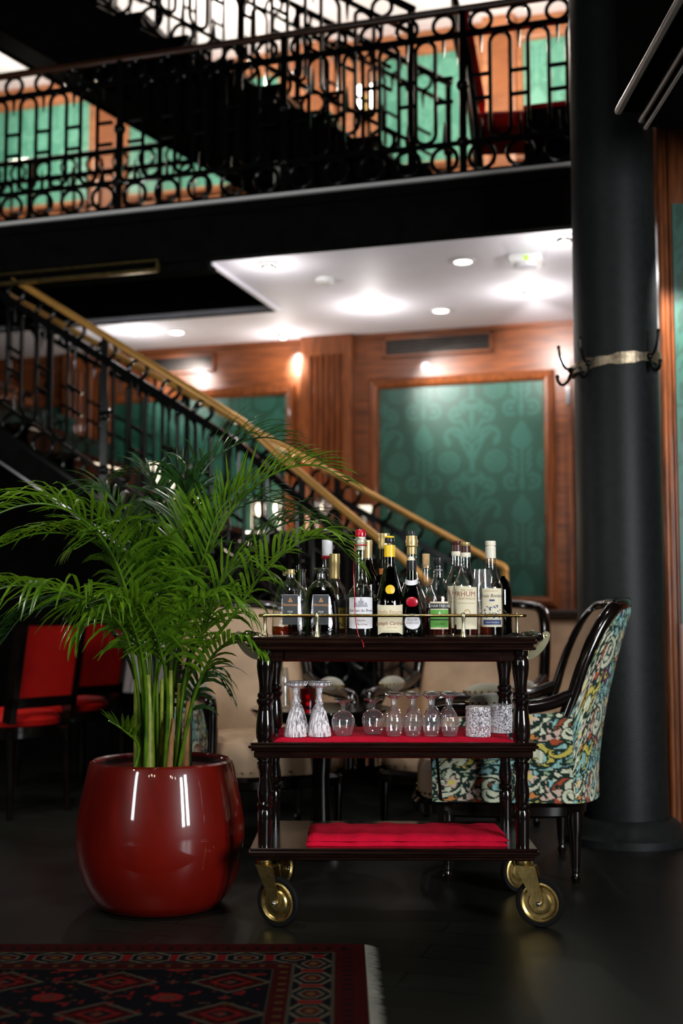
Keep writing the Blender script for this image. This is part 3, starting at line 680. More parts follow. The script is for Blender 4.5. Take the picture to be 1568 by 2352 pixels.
# ------------------------------------------------------------------ ceiling fittings below the gallery
def downlight(px, py, label, glow=True):
    p = P(px, py, z=ZC); o = thing('downlight', label, 'ceiling light', (p.x, p.y, ZC), 0, 'recessed lights in the white ceiling')
    obj('bezel', MB().lathe([(.048, 0), (.066, -.002), (.066, -.008), (.050, -.010), (.046, -.002)], 28, caps=False), 'white', o)
    obj('lens', MB().lathe([(.048, -.004), (.03, -.010), (.001, -.012)], 24, caps=False), 'bulb' if glow else 'white', o)
    return p
for px, py, lb in ((1063, 599, 'glowing disc downlight between the sensor and the gallery edge'), (1012, 712, 'glowing disc downlight close to the wall above the grille'), (405, 762, 'glowing disc downlight above the stair rail')):
    p = downlight(px, py, lb)
    light('downlight_lamp', 'SPOT', (p.x, p.y, ZC - .03), 8, NEUT, (p.x, p.y, 0), .04, 110, .8)
def eyeball(px, py, label, halo=1.0, aim=None, power=40):
    p = P(px, py, z=ZC); o = thing('eyeball_spotlight', label, 'ceiling light', (p.x, p.y, ZC), 0, 'swivel spotlights in the white ceiling')
    obj('bezel', MB().lathe([(.045, 0), (.062, -.002), (.062, -.010), (.046, -.014)], 28, caps=False), 'white', o)
    obj('eyeball', MB().lathe([(.046, -.006), (.044, -.016), (.036, -.024), (.030, -.026)], 24, caps=False), 'chrome', o)
    obj('bulb', MB().ball((0, 0, -.016), .029, .029, .018), 'bulb', o)
    light('eyeball_halo', 'POINT', (p.x, p.y, ZC - .19), halo * 4.6, NEUT, None, .025)
    if aim is not None:
        light('eyeball_beam', 'SPOT', (p.x, p.y, ZC - .09), power, NEUT, aim, .03, 58, .9)
eyeball(617, 606, 'swivel spotlight at the corner of the stair well', .9)
eyeball(852, 703, 'swivel spotlight aimed at the green panel, beside the fluted pilaster', 1.3, P(1085, 940, t=TW), 130)
eyeball(1215, 667, 'swivel spotlight in front of the column, above the door', 1.3, P(1255, 815, t=TW - .02), 60)
eyeball(650, 768, 'swivel spotlight grazing the top of the fluted pilaster', 1.0, P(690, 850, t=TW), 36)
eyeball(310, 758, 'swivel spotlight above the stair handrail', 1.2, P(420, 900, t=TW), 55)
eyeball(1295, 545, 'swivel spotlight at the gallery edge next to the column', 1.2)
p = P(745, 640, z=ZC); o = thing('smoke_detector', 'small white smoke detector on the plaster ceiling', 'smoke detector', (p.x, p.y, ZC))
obj('body', MB().lathe([(.052, 0), (.052, -.02), (.040, -.032), (.0005, -.036)], 28), 'white', o)
p = P(1208, 590, z=ZC); o = thing('ceiling_sensor', 'white box sensor with green light on the ceiling', 'sensor', (p.x, p.y, ZC), -PHI)
obj('housing', MB().cbox(-.09, .09, -.09, .09, -.045, 0, .01), 'white', o); obj('dome', MB().lathe([(.07, -.045), (.06, -.06), (.0005, -.07)], 24), 'plaster', o); obj('indicator', MB().ball((.012, -.088, -.03), .013), 'led', o)
def vent(px0, px1, py0, py1, label):
    s0, za = SZ(px0, py1, TW - .02); s1, zb_ = SZ(px1, py0, TW - .02); z0, z1 = sorted((SZ((px0 + px1) / 2, py1, TW - .02)[1], SZ((px0 + px1) / 2, py0, TW - .02)[1]))
    o = thing('air_vent', label, 'vent', B(s0, TW - .0, z0), -PHI, 'grilles in the panelled wall'); W_, H_ = s1 - s0, z1 - z0
    obj('frame', MB().box(0, W_, -.03, 0, 0, .018).box(0, W_, -.03, 0, H_ - .018, H_).box(0, .018, -.03, 0, 0, H_).box(W_ - .018, W_, -.03, 0, 0, H_), 'mahogh', o)
    mb = MB()
    for k in range(7):
        z = .02 + (H_ - .04) * k / 6; mb.box(.015, W_ - .015, -.022, -.006, z - .003, z + .003)
    obj('grille', mb, mat('grille_metal', (.10, .085, .075), .3, .6), o)
    obj('backing', MB().box(.01, W_ - .01, -.006, -.001, .01, H_ - .01), 'blackpaint', o)
vent(880, 1130, 768, 815, 'dark louvred air grille over the wide green panel')
vent(330, 492, 816, 858, 'dark louvred air grille above the stair handrail')
# point lights added to brighten ceiling, red chairs and tablecloth, without fittings
light('lounge_fill.003', 'POINT', (-2.75, 5.5, 1.55), 34, NEUT, None, .1)
light('lounge_fill', 'POINT', B(-.2, 7.3, 1.5), 20, NEUT, None, .12)
light('lounge_fill.001', 'POINT', B(-2.9, 7.45, 1.6), 22, WARM, None, .12)
light('lounge_fill.002', 'POINT', B(1.4, 6.9, 1.4), 18, NEUT, None, .12)
for s_, e_ in ((-5.0, 75), (-3.2, 85), (-1.4, 85), (.3, 85), (1.7, 65)):
    light('gallery_lamp', 'POINT', B(s_, 7.75, 4.7), e_ * .75, (1, .88, .74), None, .05)
light('column_downlight', 'SPOT', (1.53, 4.95, 2.66), 130, NEUT, (1.44, 5.42, 1.95), .03, 55, .7)

# ------------------------------------------------------------------ upper gallery furnishings
def up_chair(px, py_, t, ang, label):
    p = P(px, py_, t=t); o = thing('dining_chair', label, 'chair', (p.x, p.y, ZM), ang, 'red chairs on the gallery')
    obj('backrest', MB().box(-.2, .2, .18, .22, .55, 1.08, rot=Matrix.Rotation(-.16, 3, 'X')), 'redup', o)
    fr = MB()
    for x in (-.22, .22): fr.tube([(x, .16, 0), (x, .19, .45), (x, .23, .8), (x, .30, 1.14)], .022, 8)
    fr.tube([(-.22, .30, 1.14), (.22, .30, 1.14)], .022, 8); obj('frame', fr, 'ebony', o)
    obj('seat', MB().cbox(-.23, .23, -.25, .2, .42, .5, .02), 'redup', o)
    for x in (-.2, .2): obj('leg', MB().tube([(x, -.22, 0), (x, -.22, .43)], .02, 8), 'ebony', o)
    return o
c1 = up_chair(1172, 330, TE + .55, math.radians(84), 'red backed chair seen edge on behind the gallery railing')
p = P(1262, 330, t=TE + .3)
o = thing('booth_seat', 'black booth seat with red top edge behind the gallery railing', 'booth', (p.x, p.y, ZM), -PHI)
zr = P(1262, 245, t=TE + .3).z - ZM
obj('backrest', MB().cbox(-.13, .4, -.05, .05, .12, zr - .02, .01), 'blackpaint', o); obj('top_edge', MB().cbox(-.13, .4, -.055, .055, zr - .02, zr + .004, .006), 'redup', o)
for x in (-.1, .37): obj('leg', MB().tube([(x, 0, 0), (x, 0, .14)], .02, 8), 'ebony', o)
tt_ = TF + .45
p = P(590, 440, t=tt_); zt_ = p.z - ZM
o = thing('side_table', 'small dark table beyond the stair well on the gallery', 'table', (p.x, p.y, ZM))
obj('tabletop', MB().lathe([(.24, zt_ - .03), (.25, zt_ - .015), (.24, zt_)], 28), 'ebony', o); obj('pedestal', MB().lathe([(.16, 0), (.16, .02), (.03, .05), (.025, zt_ - .03)], 16), 'ebony', o)
o = thing('candle_holder', 'glass candle holder with lit candle on the small gallery table', 'candle', (p.x + .03, p.y, ZM + zt_))
obj('cup', MB().lathe([(.03, 0), (.045, .01), (.05, .12), (.047, .122), (.028, .01)], 20), 'winegl', o); obj('flame', MB().ball((0, 0, .05), .016, .016, .03), 'bulbw', o)
pc_ = P(645, 425, t=TE + .012)
o = thing('menu_card', 'cream card hung behind the gallery railing under the upper stair', 'card', (pc_.x, pc_.y, pc_.z), -PHI)
obj('card', MB().box(-.042, .042, -.002, .002, 0, .135), mat('card_stock', (.7, .68, .6), .8), o); obj('hook', MB().tube(bez([(0, -.002, .13), (0, -.006, .15), (0, -.016, .158), (0, -.028, .15)], 8), .003, 6), 'iron', o)
def sconce(px, py0, py1, label):
    p = P(px, py1, t=TU - .08); h = P(px, py0, t=TU - .08).z - p.z
    o = thing('wall_sconce', label, 'wall lamp', (p.x, p.y, p.z), -PHI)
    obj('bracket', MB().box(-.02, .02, .04, .08, -.10, .12).tube([(-.04, 0, 0), (-.04, .02, -.05), (0, .05, -.06), (.04, .02, -.05), (.04, 0, 0)], .007, 8), 'brass', o)
    for x in (-.04, .04): obj('candle_tube', MB().tube([(x, 0, 0), (x, 0, h)], .014, 10), 'bulb', o)
sconce(838, 196, 248, 'brass wall sconce with two glowing candle tubes on the gallery wall')
for px, py, lb in ((650, 28, 'bright spotlight on the upper gallery ceiling'), (330, 40, 'bright spotlight above the upper stair flight')):
    p = P(px, py, t=TU - .5); o = thing('spotlight', lb, 'spotlight', (p.x, p.y, 5.3))
    dz = p.z - 5.3
    obj('stem', MB().tube([(0, 0, 0), (0, 0, dz + .04)], .010, 8), 'white', o); obj('bulb', MB().ball((0, 0, dz), .04), 'bulb', o)

# ------------------------------------------------------------------ lounge behind
def red_chair(px, py, Y, ang, label):
    p = P(px, py, Y=Y); o = thing('dining_chair', label, 'chair', (p.x, Y, 0), ang, 'red dining chairs under the stair')
    obj('seat', MB().lathe([(.20, .40), (.235, .42), (.24, .445), (.21, .475), (.08, .49), (.001, .492)], 32), 'redup', o)
    obj('seat_rail', MB().lathe([(.22, .36), (.24, .365), (.24, .415), (.2, .42)], 32), 'ebony', o)
    R_ = Matrix.Rotation(-.16, 3, 'X')
    obj('backrest', MB().box(-.165, .165, .20, .235, .56, .90, rot=R_, org=(0, .21, .5)), 'redup', o)
    fr = MB().box(-.20, -.165, .19, .245, .44, .94, rot=R_, org=(0, .21, .5)).box(.165, .20, .19, .245, .44, .94, rot=R_, org=(0, .21, .5)).box(-.2, .2, .19, .245, .90, .95, rot=R_, org=(0, .21, .5)).box(-.2, .2, .19, .245, .51, .56, rot=R_, org=(0, .21, .5))
    obj('back_frame', fr, 'ebony', o)
    for x, y in ((-.17, -.17), (.17, -.17), (-.17, .2), (.17, .2)): obj('leg', MB().tube([(x * 1.05, y * 1.1, 0), (x, y, .4)], [.014, .02], 8), 'ebony', o)
    return o
red_chair(22, 1630, 5.95, math.radians(-124), 'red upholstered dining chair nearest the palm pot, under the stair')
red_chair(150, 1600, 6.85, math.radians(-124), 'red upholstered dining chair beside the white tablecloth')
TYD = 7.3; tp = P(325, 1500, Y=TYD); o = thing('dining_table', 'dining table hidden beneath a white cloth', 'table', (tp.x, TYD, 0), -PHI)
obj('tabletop', MB().cbox(-.30, .30, -.30, .30, .79, .825, .005), 'ebony', o)
for x in (-.25, .25):
    for y in (-.25, .25): obj('leg', MB().tube([(x, y, 0), (x, y, .79)], .025, 8), 'ebony', o)
mb = MB(); per = []
for i in range(80):
    a = 2 * PI * i / 80; c, s_ = math.cos(a), math.sin(a); k = .305 / max(abs(c), abs(s_)); per.append((c * k, s_ * k, a))
vs = [(x, y, .829) for x, y, a in per] + [(x * 1.02, y * 1.02, .81) for x, y, a in per] + [(x * (1.05 + .03 * math.sin(a * 14)), y * (1.05 + .03 * math.sin(a * 14)), .50) for x, y, a in per]
fs = [tuple(range(80))]
for r in range(2):
    for i in range(80): fs.append((r * 80 + i, r * 80 + 80 + i, r * 80 + 80 + (i + 1) % 80, r * 80 + (i + 1) % 80))
mb.add(vs, fs, True); tcl = obj('tablecloth', mb, 'linen', None, None, (tp.x, TYD, 0), (0, 0, -PHI)); tag(tcl, 'white tablecloth hanging over the table behind the red chairs', 'tablecloth')

# low table, candle, vase
lt = P(720, 1620, Y=4.95); zt0 = .57
o = thing('low_table', 'low round black table with a red candle between the armchairs', 'table', (lt.x + .03, 4.93, 0))
obj('tabletop', MB().lathe([(.24, zt0 - .05), (.27, zt0 - .03), (.285, zt0 - .008), (.28, zt0), (.001, zt0)], 40), 'ebony', o)
obj('pedestal', MB().lathe([(.18, 0), (.18, .02), (.05, .06), (.035, .3), (.06, zt0 - .06)], 20), 'ebony', o)
cp = P(707, 1625, Y=4.92); o = thing('candle_jar', 'red glass candle jar glowing on the low black table', 'candle', (cp.x, 4.92, zt0))
obj('jar', MB().lathe([(.030, 0), (.034, .004), (.035, .075), (.032, .075), (.030, .006), (.001, .006)], 24), 'redgl', o); obj('flame', MB().ball((0, -.01, .016), .007, .007, .008), 'candle', o)
light('candle_light', 'POINT', (cp.x, 4.92, zt0 + .04), .12, (1, .15, .08), None, .01)
vp = P(652, 1630, Y=4.9); o = thing('flower_vase', 'slim clear glass vase with a green stem on the low table', 'vase', (vp.x, 4.9, zt0))
obj('vase', MB().lathe([(.024, 0), (.026, .005), (.018, .12), (.014, .16), (.013, .16), (.016, .12), (.023, .01), (.001, .01)], 20), 'winegl', o); obj('stem', MB().tube(bez([(.012, 0, .012), (.004, 0, .1), (-.01, 0, .17), (.0, 0, .2)], 10), .004, 6), 'stem', o)
obj('bloom', MB().ball((0, 0, .205), .014, .014, .012).ball((.012, .004, .195), .010), 'ebony', o)

# armchairs: tub back, tapestry outside, leather inside
def armchair(loc, ang, label, seed=1):
    o = thing('armchair', label, 'armchair', loc, ang, 'upholstered lounge armchairs')
    hwid = .31
    def backpos(off, lo=.285):
        def f(u, v):
            a = (u * 2 - 1); x = hwid * np.sin(a * PI / 2 * .98) ; y0 = .19 + .10 * np.cos(a * PI / 2)
            nx, ny = np.sin(a * PI / 2 * .98), np.cos(a * PI / 2)
            top = .985 - .05 * np.abs(a) ** 2 - .30 * np.clip((np.abs(a) - .55) / .45, 0, 1) ** 2.0
            z = lo + (top - lo) * v
            lean = .13 * np.clip((z - .35) / .6, 0, 1) ** 1.6 * np.cos(a * PI / 2) ** .5
            return x + nx * off, y0 + ny * off + lean, z
        return f
    ff = lambda sx, sz: (lambda u, v: floral_rgb(u * sx, v * sz, seed))
    colgrid('outer_back', 150, 120, backpos(.022), ff(.9, .7), 'floral', o, label='floral tapestry outside of the back')
    colgrid('inner_back', 40, 24, backpos(-.022, .40), lambda u, v: np.zeros(u.shape + (3,)), 'leather', o)
    fe = backpos(0.0); rim = []
    for i in range(61):
        uu = np.array([i / 60.]); x, y, z = fe(uu, np.array([1.0])); rim.append(Vector((float(x[0]), float(y[0]), float(z[0]))))
    rim = [rim[0] + Vector((0, -.02, -.05))] + rim + [rim[-1] + Vector((0, -.02, -.05))]
    obj('back_rim', MB().tube(rim, .026, 10), 'ebony', o)
    for sx in (-1, 1):
        x = hwid * sx
        def sidepos(off):
            def f(u, v):
                y = .19 - .49 * u; lo = .285; top = .60 - .03 * u; z = lo + (top - lo) * v; z = np.where((u > .8), lo + (z - lo) * np.clip(1 - (u - .8) * 1.6, 0, 1), z)
                return x + sx * off + 0 * u, y, z
            return f
        colgrid('outer_side', 110, 90, sidepos(.022), ff(.42, .36), 'floral', o, label='floral tapestry outside of the arm')
        colgrid('inner_side', 10, 8, sidepos(-.022), lambda u, v: np.zeros(u.shape + (3,)), 'leather', o)
        obj('arm_rail', MB().tube(bez([(x, .20, .66), (x, .08, .62), (x, -.12, .605), (x * 1.02, -.25, .60), (x * 1.02, -.30, .57), (x, -.285, .45), (x, -.27, .29)], 24), [.024] * 25, 10), 'ebony', o)
        pd_ = obj('arm_pad', MB().ball((x, -.08, .628), .042, .10, .036, 18, 10), 'velvet', o)
        nl = MB()
        for k in range(22):
            a = 2 * PI * k / 22; nl.ball((x + .042 * math.cos(a), -.08 + .10 * math.sin(a), .63), .0055, seg=6, ring=4)
        nl = obj('nails', nl, 'brass', pd_); nl['kind'] = 'stuff'
        for y in (-.25, .2): obj('leg', MB().lathe([(.012, 0), (.018, .02), (.012, .03), (.016, .06), (.022, .16), (.03, .2), (.03, .25)], 14, x * .86, y), 'ebony', o)
    mb = MB()
    def seatring(k, z): return [(k * .29 * math.copysign(abs(math.cos(a)) ** .5, math.cos(a)), -.06 + k * (.30 if math.sin(a) < 0 else .30) * math.copysign(abs(math.sin(a)) ** .55, math.sin(a)), z) for a in [2 * PI * i / 40 for i in range(40)]]
    rs = [seatring(.96, .28), seatring(1.0, .31), seatring(1.0, .38), seatring(.95, .415), seatring(.6, .435), seatring(.02, .44)]
    mb.add([v for r in rs for v in r], [(r * 40 + i, r * 40 + (i + 1) % 40, r * 40 + 40 + (i + 1) % 40, r * 40 + 40 + i) for r in range(5) for i in range(40)], True)
    st = obj('seat', mb, 'leather', o)
    nl = MB()
    for v in seatring(1.01, .30)[20:]: nl.ball(v, .005, seg=6, ring=4)
    nl = obj('nails', nl, 'brass', st); nl['kind'] = 'stuff'
    rr = [seatring(1.0, .225), seatring(1.06, .235), seatring(1.07, .265), seatring(1.02, .28)]
    obj('seat_rail', MB().add([v for r in rr for v in r], [(r * 40 + i, r * 40 + (i + 1) % 40, r * 40 + 40 + (i + 1) % 40, r * 40 + 40 + i) for r in range(3) for i in range(40)], True), 'ebony', o)
    return o
pa = P(1195, 1840, Y=4.62)
armchair((pa.x - .02, 4.66, 0), math.radians(-90 - 5), 'floral tapestry armchair standing against the black column, side on', 1)
pb = P(1085, 1600, Y=5.35)
armchair((pb.x - .03, 5.48, 0), math.radians(-28), 'beige leather armchair facing out behind the trolley, before the green panel', 2)
pc = P(545, 1600, Y=5.1)
armchair((pc.x + .07, 5.4, 0), math.radians(24), 'beige leather armchair with rounded back standing behind the palm', 3)
# banquette below the panel
bs = SZ(1170, 1410, 7.3)[0]
o = thing('banquette', 'long beige leather banquette with carved dark top rail below the green panel', 'sofa', B(bs + .35, 7.72, 0), -PHI)
zt1 = P(1250, 1408, t=7.42).z
obj('seat', MB().cbox(-.75, .75, -.5, .1, .2, .45, .03), 'leather', o); obj('backrest', MB().cbox(-.75, .75, .04, .2, .4, zt1 - .02, .03), 'leather', o); obj('top_rail', MB().cbox(-.78, .78, .0, .22, zt1 - .03, zt1 + .02, .012), 'darkwood', o)
for x in (-.7, .7): obj('leg', MB().box(x - .03, x + .03, -.4, .1, 0, .2), 'ebony', o)
# sideboard with glasses and lamp
sb0 = SZ(690, 1230, 7.6); zs = P(720, 1222, t=7.55).z
o = thing('sideboard', 'tall dark sideboard against the panelled wall behind the stair', 'sideboard', B(sb0[0], 7.62, 0), -PHI)
obj('body', MB().cbox(-.55, .5, -.2, .24, 0, zs - .03, .008), 'ebony', o); obj('top', MB().cbox(-.58, .53, -.23, .25, zs - .03, zs, .008), 'ebony', o)
for x in (-.52, -.02): 
    d_ = obj('door', MB().cbox(x, x + .48, -.215, -.2, .1, zs - .1, .006), 'ebony', o); obj('handle', MB().ball((x + .24, -.225, zs * .6), .014), 'brass', d_)
pw = P(838, 1222, t=7.55)
o = thing('table_lamp', 'small white lamp with cup shade on the sideboard', 'lamp', (pw.x, pw.y, zs))
lh = P(838, 1162, t=7.55).z - zs
obj('base', MB().lathe([(.034, 0), (.034, .008), (.008, .02), (.007, lh - .07)], 18), 'white', o); obj('shade', MB().lathe([(.012, lh - .075), (.036, lh - .06), (.044, lh - .02), (.044, lh), (.040, lh), (.034, lh - .055)], 22), 'shade', o)
gi = 0
for px, lb in ((598, 'wine glass at the far end of the sideboard'), (640, 'wine glass on the sideboard second from the far end'), (728, 'wine glass on the sideboard beside the fluted pilaster'), (748, 'wine glass on the sideboard nearest the white lamp')):
    p = P(px, 1215, t=7.55); o = thing('wine_glass', lb, 'glass', (p.x, p.y, zs), 0, 'wine glasses on the sideboard')
    obj('bowl', MB().lathe([(.035, 0), (.033, .004), (.005, .008), (.004, .09), (.030, .12), (.040, .16), (.034, .21), (.033, .21), (.038, .16), (.028, .122), (.001, .10)], 18), 'winegl', o)
pl = P(352, 1100, t=7.5); 
o = thing('console_table', 'dark console table carrying the glowing lamp behind the stair', 'console', (pl.x, pl.y, 0), -PHI); zl = P(352, 1150, t=7.5).z
obj('tabletop', MB().cbox(-.35, .35, -.18, .18, zl - .03, zl, .006), 'ebony', o)
for x in (-.32, .32):
    for y in (-.15, .15): obj('leg', MB().box(x - .02, x + .02, y - .02, y + .02, 0, zl - .03), 'ebony', o)
for dx, lb in ((0, 'glowing cream lamp on the console behind the stair'), (.16, 'second smaller glowing lamp on the console behind the stair')):
    o = thing('table_lamp', lb, 'lamp', (pl.x + dx, pl.y, zl)); hh = .26 if dx == 0 else .16
    obj('base', MB().lathe([(.05, 0), (.05, .01), (.012, .03), (.010, hh * .55)], 18), 'brass', o); obj('shade', MB().lathe([(.05, hh * .5), (.035, hh), (.032, hh), (.047, hh * .5)], 20), 'shade', o)

# ================================================================== RUG
RX1, RY1, RX0, RY0 = .065, 3.545, -1.75, 2.15
rg = thing('rug', 'red and navy patterned rug with cream fringe on the dark floor', 'rug', (0, 0, 0))
def rugpos(u, v): return RX0 + (RX1 - RX0) * u, RY0 + (RY1 - RY0) * v, .011 + 0 * u
colgrid('pile', 430, 330, rugpos, lambda u, v: rug_rgb((1 - u) * (RX1 - RX0), (1 - v) * (RY1 - RY0), 1, 1), 'rug', rg)
obj('backing', MB().box(RX0, RX1, RY0, RY1, 0.0005, .010), mat('rug_back', (.06, .01, .01), .9), rg)
fm = MB()
for i in range(700):
    y = RY0 + (RY1 - RY0) * i / 699; L = .030 + rnd.random() * .014; dy = (rnd.random() - .5) * .012
    fm.add([(RX1 - .002, y - .0014, .0095), (RX1 - .002, y + .0014, .0095), (RX1 + L * .5, y + .0012 + dy * .5, .006), (RX1 + L * .5, y - .0012 + dy * .5, .006), (RX1 + L, y + dy, .0015)], [(0, 1, 2, 3), (3, 2, 4)])
fr_ = obj('fringe', fm, mat('wool_fringe', (.26, .245, .20), .9), rg, 'cream wool fringe'); fr_['kind'] = 'stuff'

# ================================================================== PLANT POT AND PALM
ppx, ppy = P(371, 1740, Y=4.06).x, 4.06
po = thing('plant_pot', 'big glossy red barrel-shaped plant pot holding the palm', 'plant pot', (ppx, ppy, 0))
k = 4.06 / FPX
prof = [(.17, 0), (.195, .006), (.225, .04), (.25, .09), (.268, .15), (.275, .21), (.272, .27), (.262, .33), (.247, .40), (.238, .445), (.232, .462), (.222, .468), (.212, .462), (.208, .44)]
obj('shell', MB().lathe(prof, 72), 'redpot', po)
obj('liner', MB().lathe([(.2075, .455), (.207, .42), (.204, .38)], 48, caps=False), 'potin', po)
sm = MB().lathe([(.205, .405), (.19, .412), (.12, .418), (.05, .415), (.001, .42)], 40)
for i in range(60):
    a = rnd.random() * 6.28; r = rnd.random() ** .5 * .19; sm.ball((r * math.cos(a), r * math.sin(a), .415), .006 + rnd.random() * .008, seg=6, ring=4)
so = obj('soil', sm, 'soil', po); so['kind'] = 'stuff'
pal = thing('palm', 'green areca palm with arching feathery fronds in the red pot', 'palm', (ppx, ppy, .42))
PO = Vector((ppx, ppy, .42))
def frond(base, pts, leafm, lstart=.45, llen=.20, nl=30, stem_r=.006, droop=.5, fan=1.0, seed=0):
    """base: (x,y) offset in pot; pts: [(px,py,Y)] way points of the rachis"""
    R = random.Random(seed); W = [Vector((base[0], base[1], 0))] + [P(px, py, Y=Y) - PO for px, py, Y in pts]
    path = bez(W, 40); mb = MB(); n = len(path)
    mb.tube(path, [stem_r * (1 - .8 * i / (n - 1)) + .0012 for i in range(n)], 6)
    # arc length parameter
    cum = [0]
    for a, b in zip(path, path[1:]): cum.append(cum[-1] + (b - a).length)
    L = cum[-1]
    def at(f):
        d = f * L; i = 0
        while i < n - 2 and cum[i + 1] < d: i += 1
        t = (d - cum[i]) / max(1e-6, cum[i + 1] - cum[i]); return path[i].lerp(path[i + 1], t), (path[min(n - 1, i + 1)] - path[max(0, i - 1)]).normalized()
    for j in range(nl):
        f = lstart + (1 - lstart) * (j + .5) / nl; g = (j + .5) / nl
        p, d = at(min(.998, f)); side = d.cross(Vector((0, 0, 1)))
        if side.length < .15: side = d.cross(Vector((.3, -1, .2)))
        side.normalize(); upv = side.cross(d).normalized()
        if upv.z < 0: upv = -upv
        ln = llen * 1.22 * (.55 + .6 * math.sin(PI * min(1, .18 + g * .80))) * (1 - .35 * g ** 3)
        ang = math.radians(52 - 34 * g) * fan
        for sg in (-1, 1):
            a2 = ang + (R.random() - .5) * .22; l2 = ln * (.85 + .3 * R.random())
            d0 = (d * math.cos(a2) + side * sg * math.sin(a2) + upv * (.28 + .15 * R.random())).normalized()
            seg = 5; q = p.copy(); pts_ = [q.copy()]; dd = d0.copy(); dr = droop * (.7 + .6 * R.random())
            for s_ in range(seg):
                q = q + dd * (l2 / seg); pts_.append(q.copy()); dd = (dd + Vector((0, 0, -dr * .42))).normalized()
            wmax = .0058 + .0024 * R.random(); prof_w = [.35, .95, 1.0, .8, .5, .03]
            vs = []
            for i_, q_ in enumerate(pts_):
                tt = (pts_[min(seg, i_ + 1)] - pts_[max(0, i_ - 1)]).normalized(); wv = tt.cross(upv)
                if wv.length < .1: wv = tt.cross(side)
                wv.normalize(); h = upv * wmax * .35 * prof_w[i_]
                vs += [q_ - wv * wmax * prof_w[i_] + h, q_, q_ + wv * wmax * prof_w[i_] + h]
            fs = []
            for i_ in range(seg): fs += [(i_ * 3, i_ * 3 + 1, i_ * 3 + 4, i_ * 3 + 3), (i_ * 3 + 1, i_ * 3 + 2, i_ * 3 + 5, i_ * 3 + 4)]
            mb.add(vs, fs, True)
    return obj('frond', mb, leafm, pal, angle=80)
A_, B_ = 'leafA', 'leafB'
